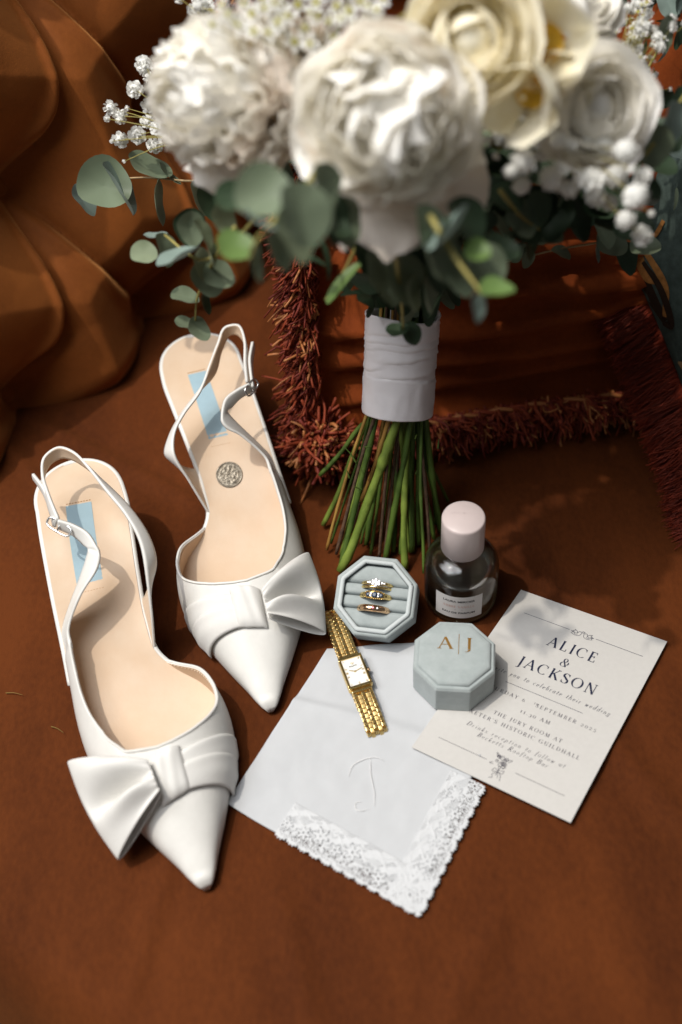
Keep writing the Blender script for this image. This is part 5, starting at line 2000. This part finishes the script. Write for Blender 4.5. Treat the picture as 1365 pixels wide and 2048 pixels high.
def sprig(label, twig, tr, tmat=TWIG):
    P = cr([atd(x, y, d) for x, y, d in twig], 24)
    o = tube('eucalyptus_sprig', P, np.linspace(tr, tr * .45, 24), tmat, bouq, 7, world=True)
    o['label'] = label
    return o

s = sprig('eucalyptus sprig reaching out over the backrest', [(520, 350, 700), (440, 352, 735), (382, 362, 750), (300, 355, 757), (232, 358, 760)], 1.2, TWIGB)
for a in [(208, 372, 56, .95, 20, 757, LEAF1), (166, 402, 34, .62, 60, 764, LEAF2), (236, 378, 60, .22, 62, 752, LEAF2), (298, 338, 46, .48, 22, 752, LEAF1), (311, 405, 46, .2, 86, 750, LEAF1), (336, 352, 30, .2, 45, 752, LEAF1), (395, 396, 38, .55, 80, 752, LEAF5), (425, 400, 44, .8, 80, 735, LEAF4), (392, 330, 24, .6, 80, 757, LEAF5)]:
    leaf_px(s, *a)
s = sprig('eucalyptus sprig drooping with yellow twigs', [(600, 390, 600), (520, 430, 640), (450, 500, 668), (400, 520, 676), (330, 470, 690)], 1.5)
for a in [(378, 456, 38, .9, 80, 690, LEAF4), (380, 458, 34, .85, 80, 686, LEAF1), (327, 500, 36, .56, 78, 694, LEAF1), (288, 508, 28, .85, 5, 700, LEAF5), (312, 474, 24, .25, -5, 704, LEAF2), (360, 518, 46, .2, -24, 670, LEAF2), (445, 440, 36, .7, 70, 655, LEAF5), (405, 470, 34, .35, 65, 664, LEAF5), (470, 500, 28, .8, 0, 640, LEAF3)]:
    leaf_px(s, *a)
s = sprig('eucalyptus sprig hanging down to the shoe', [(470, 455, 640), (440, 500, 665), (415, 550, 690), (394, 600, 710), (391, 650, 722)], 1.3)
for a in [(415, 555, 40, .9, 70, 690, LEAF1), (438, 553, 32, .92, 20, 684, LEAF1), (400, 530, 34, .5, 80, 684, LEAF5), (370, 596, 30, .55, 14, 712, LEAF1), (409, 606, 24, .4, 78, 712, LEAF4), (372, 652, 24, .5, 20, 722, LEAF1), (397, 660, 27, .75, 50, 720, LEAF1), (420, 510, 26, .3, 80, 670, LEAF5)]:
    leaf_px(s, *a)
s = sprig('large leaved eucalyptus sprig under the middle peony', [(640, 330, 560), (600, 390, 552), (560, 430, 548), (515, 480, 556), (500, 520, 570)], 1.6)
for a in [(528, 392, 62, .9, 10, 556, LEAF1), (602, 430, 68, .8, 80, 545, LEAF1), (585, 470, 58, .7, 70, 552, LEAF5), (515, 446, 40, .16, 30, 546, LEAF2), (642, 372, 48, .6, 85, 560, LEAF1), (660, 440, 52, .55, 85, 585, LEAF4), (685, 445, 50, .7, 80, 592, LEAF1), (676, 462, 30, .7, 20, 588, LEAF4), (552, 505, 44, .6, 75, 575, LEAF1), (507, 520, 34, .4, 82, 588, LEAF1), (512, 540, 26, .4, 80, 590, LEAF5), (472, 495, 40, .8, 10, 600, LEAF3), (470, 400, 40, .8, 10, 600, LEAF4)]:
    leaf_px(s, *a)
s = sprig('eucalyptus sprig in front of the ribbon wrap', [(860, 430, 585), (895, 490, 582), (925, 535, 580), (955, 575, 580), (965, 590, 580)], 1.7)
for a in [(852, 455, 48, .62, 80, 590, LEAF1), (885, 470, 40, .5, 110, 588, LEAF1), (905, 465, 62, .16, -48, 578, LEAF2), (930, 440, 50, .7, 60, 600, LEAF4), (880, 520, 50, .7, 70, 595, LEAF1), (955, 505, 28, .85, 10, 585, LEAF3), (993, 585, 37, .52, 6, 578, LEAF3), (951, 618, 28, .5, 86, 578, LEAF2), (915, 550, 48, .8, 60, 600, LEAF1), (965, 540, 52, .8, 80, 605, LEAF1), (1000, 500, 40, .7, 20, 620, LEAF4), (855, 500, 40, .4, 80, 586, LEAF1)]:
    leaf_px(s, *a)
s = sprig('eucalyptus sprig hanging over the ribbon wrap', [(790, 480, 610), (795, 540, 630), (803, 600, 655), (807, 660, 680)], 1.4)
for a in [(755, 540, 46, .7, 80, 640, LEAF1), (800, 560, 52, .7, 85, 640, LEAF1), (770, 580, 40, .6, 60, 650, LEAF1), (850, 590, 40, .3, 86, 645, LEAF1), (822, 588, 36, .4, 84, 640, LEAF5), (796, 662, 24, .6, -10, 680, LEAF4), (820, 668, 26, .8, 60, 682, LEAF4), (735, 520, 44, .7, 70, 640, LEAF4), (868, 545, 44, .7, 80, 640, LEAF4)]:
    leaf_px(s, *a)
s = sprig('thin trailing eucalyptus sprig with tiny paired leaves', [(1300, 470, 730), (1240, 478, 730), (1180, 488, 732), (1110, 500, 735), (1030, 520, 735), (985, 530, 720)], .9, TWIGB)
for a in [(1040, 508, 22, .7, -50, 733, LEAF1), (1052, 515, 22, .6, 100, 733, LEAF1), (1122, 508, 22, .5, 30, 733, LEAF1), (1192, 500, 26, .16, 88, 728, LEAF2), (1222, 488, 34, .8, 30, 728, LEAF1), (1290, 497, 32, .72, 8, 724, LEAF1), (1245, 520, 36, .6, 70, 735, LEAF4)]:
    leaf_px(s, *a)
s = sprig('eucalyptus sprig at the outer side of the white rose', [(1240, 350, 640), (1290, 310, 640), (1330, 250, 642), (1390, 160, 650)], 1.4)
for a in [(1300, 292, 46, .75, 100, 640, LEAF1), (1335, 250, 50, .5, 105, 642, LEAF2), (1290, 300, 40, .6, 50, 645, LEAF5), (1328, 65, 32, .5, 85, 690, LEAF1), (1365, 215, 40, .6, 60, 660, LEAF4), (1205, 42, 30, .4, -10, 660, LEAF2), (1290, 380, 36, .6, 30, 660, LEAF4), (1320, 330, 36, .6, 30, 680, LEAF4)]:
    leaf_px(s, *a)
s = sprig('dark leafy sprig below the berries', [(1000, 380, 640), (1040, 430, 650), (1080, 460, 660)], 1.4)
for a in [(1040, 440, 40, .75, 60, 655, LEAF1), (1090, 470, 38, .7, 30, 670, LEAF1), (1010, 400, 40, .7, 30, 650, LEAF4), (1070, 420, 36, .7, 80, 650, LEAF4), (1120, 440, 40, .6, 20, 680, LEAF4), (1150, 450, 40, .6, 70, 690, LEAF4), (1055, 460, 34, .9, 40, 660, LEAF4), (1230, 450, 44, .6, 20, 690, LEAF4)]:
    leaf_px(s, *a)
lances = sprig('dark pointed leaves under the peony', [(720, 480, 640), (690, 540, 655), (650, 600, 665)], 1.2)
for a in [(690, 556, 62, .8, -48, 650, LEAF3, 'lance'), (620, 515, 40, .7, 20, 640, LEAF4, 'lance'), (655, 520, 42, .7, 80, 640, LEAF4, 'lance'), (600, 500, 40, .7, -20, 640, LEAF4, 'lance'), (720, 585, 40, .6, 0, 690, LEAF4, 'lance'), (740, 560, 60, .7, 70, 690, LEAF4, 'lance'), (880, 580, 60, .7, -60, 700, LEAF4, 'lance')]:
    leaf_px(lances, *a)

# dense greenery filling the heart of the bouquet
fill = sprig('dense dark greenery in the heart of the bouquet', [(815, 560, 735), (825, 450, 720), (830, 330, 705)], 6.0, STEM_G)
r_ = random.Random(12)
cnt = 0
while cnt < 215:
    v = np.array([r_.uniform(-1, 1) for _ in range(3)])
    if np.linalg.norm(v) > 1:
        continue
    p = headC + v * np.array([125, 95, 85]) + np.array([0, 12, -10])
    h_ = (p - headC) @ axis
    if h_ > 55:
        continue
    rad_ = np.linalg.norm((p - headC) - axis * h_)
    if h_ < -20 and rad_ > 120 + h_ * 0.95:
        continue
    nn = nrm(nrm(p - headC) + np.array([r_.gauss(0, .6) for _ in range(3)]))
    ax = np.array([r_.gauss(0, 1) for _ in range(3)])
    leaf_obj(fill, r_.choice(['oval', 'round', 'lance']), r_.choice([LEAF4, LEAF4, LEAF1]), p, ax, nn, r_.uniform(9, 20))
    cnt += 1

cnt = 0
while cnt < 36:      # mostly hidden leaves added on the far side to shade the seat
    p = np.array([r_.uniform(70, 200), r_.uniform(520, 620), r_.uniform(235, 300)])
    nn = nrm(np.array([r_.gauss(0, .5), r_.gauss(0, .5), 1]))
    leaf_obj(fill, 'round', LEAF4, p, np.array([r_.gauss(0, 1) for _ in range(3)]), nn, r_.uniform(10, 16))
    cnt += 1
# collar of leaves where the stems gather above the wrap
for k in range(34):
    px, py = r_.uniform(725, 905), r_.uniform(470, 622)
    leaf_px(fill, px, py, r_.uniform(26, 44), r_.uniform(.35, .9), r_.uniform(50, 120), r_.uniform(702, 738), r_.choice([LEAF4, LEAF1, LEAF4]), r_.choice(['round', 'oval', 'oval']))

# loose greenery on the outer side above the patterned cushion
side_green = sprig('loose greenery at the outer edge behind the spirea', [(1180, 330, 690), (1260, 200, 715), (1350, 40, 735)], 1.5)
for k in range(46):
    px, py = r_.uniform(1215, 1400), r_.uniform(-40, 400)
    leaf_px(side_green, px, py, r_.uniform(18, 36), r_.uniform(.3, .9), r_.uniform(0, 180), r_.uniform(715, 750), r_.choice([LEAF4, LEAF4, LEAF1, LEAF2]), r_.choice(['lance', 'oval', 'lance', 'round']))
for k in range(26):
    px, py = r_.uniform(985, 1240), r_.uniform(330, 470)
    leaf_px(side_green, px, py, r_.uniform(22, 40), r_.uniform(.4, .9), r_.uniform(0, 180), r_.uniform(670, 720), r_.choice([LEAF4, LEAF4, LEAF1]), r_.choice(['oval', 'round']))

# ---- small white blossoms
def ball_mesh(seed, r=1.0, core=.62):
    r2 = random.Random(seed)
    V, F, I = [], [], []
    bv_, bf_ = ico(core, 2)
    V += [tuple(v) for v in bv_]
    F += bf_
    for k in range(34):
        zc_ = 1 - 2 * (k + .5) / 34
        w = k * 2.39996
        n_ = np.array([math.sqrt(1 - zc_ * zc_) * math.cos(w), math.sqrt(1 - zc_ * zc_) * math.sin(w), zc_])
        x, y, z = orient(n_ + np.array([r2.gauss(0, .3) for _ in range(3)]))
        b = len(V)
        sz = r2.uniform(.34, .5)
        c = n_ * core * .92
        if core > .7:
            sz *= .62
        for (a, t) in ((0, 0), (-.8, .55), (-.45, 1.0), (.45, 1.0), (.8, .55)):
            q = c + x * a * sz * .8 + z * t * sz + y * (.25 * t * sz)
            V.append(tuple(q))
        F.append((b, b + 1, b + 2, b + 3, b + 4))
    me = bpy.data.meshes.new('blossom')
    me.from_pydata((np.array(V) * MM * r).tolist(), [], F)
    me.materials.append(BLOSS)
    return me
BM = [ball_mesh(i) for i in range(4)]
BT = [ball_mesh(i + 9, 1.0, .84) for i in range(4)]

def star_mesh(npet=5):
    V, F, I = [], [], []
    for k in range(npet):
        w = 2 * pi * k / npet
        for (a, r) in ((0, .12), (-.34, .5), (-.28, .88), (0, 1.0), (.28, .88), (.34, .5)):
            x, y = r * math.cos(w + a), r * math.sin(w + a)
            V.append((x, y, .28 * r * r))
        b = k * 6
        F.append(tuple(range(b, b + 6)))
        I.append(0)
    b = len(V)
    cv, cf = ico(.36, 1)
    V += [(v[0], v[1], v[2] * .6 + .12) for v in cv]
    F += [tuple(b + q for q in f) for f in cf]
    I += [1] * len(cf)
    me = bpy.data.meshes.new('blossom')
    me.from_pydata((np.array(V) * MM).tolist(), [], F)
    me.materials.append(BLOSS)
    me.materials.append(POLLEN)
    me.polygons.foreach_set('material_index', I)
    return me
SM = star_mesh()

def cluster(label, root, blooms, tr, meshes, tmat=TWIG, facing=None):
    """root (px,py,d); blooms list of (px,py,d,rpx): stalks from the root to each blossom, blossoms are sub-parts"""
    rp = atd(*root)
    mb = MB()
    pos = []
    for i, (x, y, d, r) in enumerate(blooms):
        p = atd(x, y, d)
        mid = (rp + p) / 2 + np.array([random.gauss(0, 2), random.gauss(0, 2), 3])
        mb.tube(cr([rp, mid, p], 8), np.linspace(tr, tr * .5, 8), 5)
        pos.append((p, r * DD(d) / FPX, mid))
    o = mb.build('flower_sprig', tmat, bouq, world=True)
    o['label'] = label
    for i, (p, r, mid) in enumerate(pos):
        z = nrm(nrm(p - mid) + camdir(p) * .8) if facing is None else nrm(facing + np.array([random.gauss(0, .35) for _ in range(3)]))
        x, y, z = orient(z)
        w = random.uniform(0, 6)
        x, y = math.cos(w) * x + math.sin(w) * y, -math.sin(w) * x + math.cos(w) * y
        inst('blossom', meshes[i % len(meshes)], o, mat_axes(x, y, z, p - BO, r))
    return o

z1 = .5128
cluster("baby's breath sprig at the outer edge of the bouquet", (385, 280, 715),
        [(x * z1, y * z1, 728 + (i % 4) * 7, r * z1) for i, (x, y, r) in enumerate([(560, 248, 34), (527, 348, 36), (583, 412, 33), (578, 300, 24), (612, 350, 36), (645, 440, 30), (575, 475, 28), (434, 422, 33), (470, 452, 32), (536, 526, 38), (470, 545, 33), (605, 567, 34), (617, 500, 34), (690, 475, 26), (692, 525, 34), (640, 392, 22), (418, 463, 14), (437, 551, 9), (485, 630, 9), (497, 422, 12), (568, 268, 30), (655, 330, 28)])], .45, BM)
z3 = .3993
cluster('sprig of plump white button flowers below the white rose', (1090, 300, 640),
        [(820 + x * z3, y * z3, 606 + (i % 5) * 7, r * z3) for i, (x, y, r) in enumerate([(570, 805, 72), (548, 690, 68), (705, 890, 66), (785, 940, 62), (830, 800, 62), (1078, 755, 66), (915, 905, 68), (1030, 880, 64), (930, 985, 58), (1000, 1015, 46), (1130, 985, 76), (1168, 880, 48), (1080, 1100, 54), (1165, 1178, 54), (670, 770, 46), (735, 700, 48), (800, 720, 46), (965, 725, 60), (870, 745, 44), (560, 930, 52), (505, 860, 40), (640, 700, 44), (900, 690, 50), (1015, 740, 46), (1210, 1070, 20), (1110, 850, 22), (760, 840, 44), (850, 880, 40)])], .5, [BT[0], BM[1], BT[2], BM[3], BT[1]])
r_ = random.Random(5)
wax = []
for (x, y) in [(470, 85), (610, 85), (820, 100), (705, 195), (1110, 40), (1220, 135), (1010, 325), (920, 170), (560, 20), (990, 20), (1060, 130), (680, 50), (430, 30), (620, 190), (740, 20), (880, 30), (1180, 60), (1290, 40), (1330, 150), (860, 250), (1090, 220), (950, 260), (520, 150), (760, 130), (1250, 10), (1350, 60)]:
    wax.append((300 + x * .337, y * .337, 590 + r_.uniform(-12, 14), r_.uniform(17, 23)))
for k in range(26):
    wax.append((r_.uniform(400, 850), r_.uniform(-60, 60), 596 + r_.uniform(-10, 20), r_.uniform(16, 22)))
cluster('mass of small starry white flowers with yellow centres', (640, 160, 680), wax, .6, [SM], TWIG, nrm(EYE - headC) + np.array([0, 0, .4]))
spi = [(1285 + r_.gauss(0, 24), 70 + r_.gauss(0, 45), 690 + r_.uniform(-12, 12), r_.uniform(9, 14)) for _ in range(60)]
cluster('fine white spirea spray at the outer edge above the rose', (1240, 200, 690), spi, .35, [SM, BM[0]], TWIG)
spi = [(1290 + r_.gauss(0, 40), 140 + r_.gauss(0, 50), 705 + r_.uniform(-12, 12), r_.uniform(4, 8)) for _ in range(24)]
cluster('spray of tiny pale buds on thin stalks', (1210, 230, 690), spi, .3, BM, TWIG)
spi = [(400 + r_.gauss(0, 14), 8 + r_.gauss(0, 12), 700 + r_.uniform(-12, 12), r_.uniform(9, 13)) for _ in range(14)]
cluster('small white spray behind the shaggy peony', (440, 60, 690), spi, .35, BM, TWIG)
spi = [(1000 + r_.gauss(0, 60), 268 + r_.gauss(0, 30), 640 + r_.uniform(-12, 12), r_.uniform(8, 13)) for _ in range(30)]
cluster('pale small flowers filling between the peony and freesias', (1000, 300, 670), spi, .35, BM, TWIG)

# ================================================================== a stray blade of dry grass
for a, b in (((12, 1386), (46, 1390)), ((103, 1453), (128, 1466))):
    p0, p1 = at(*a, 1.0), at(*b, 1.6)
    P = cr([p0, (p0 + p1) / 2 + np.array([0, .6, .5]), p1], 10)
    Vt, Ft = tube_vf(P, np.linspace(.35, .12, 10), 5)
    o = mesh('grass_blade', Vt, Ft, STRAW)
    o['label'] = 'tiny dry blade of grass lying alone on open velvet' if a[0] < 50 else 'tiny dry blade of grass lying close beside the empty white shoe'
    o['category'] = 'grass blade'
    o['group'] = 'stray bits of dry grass'
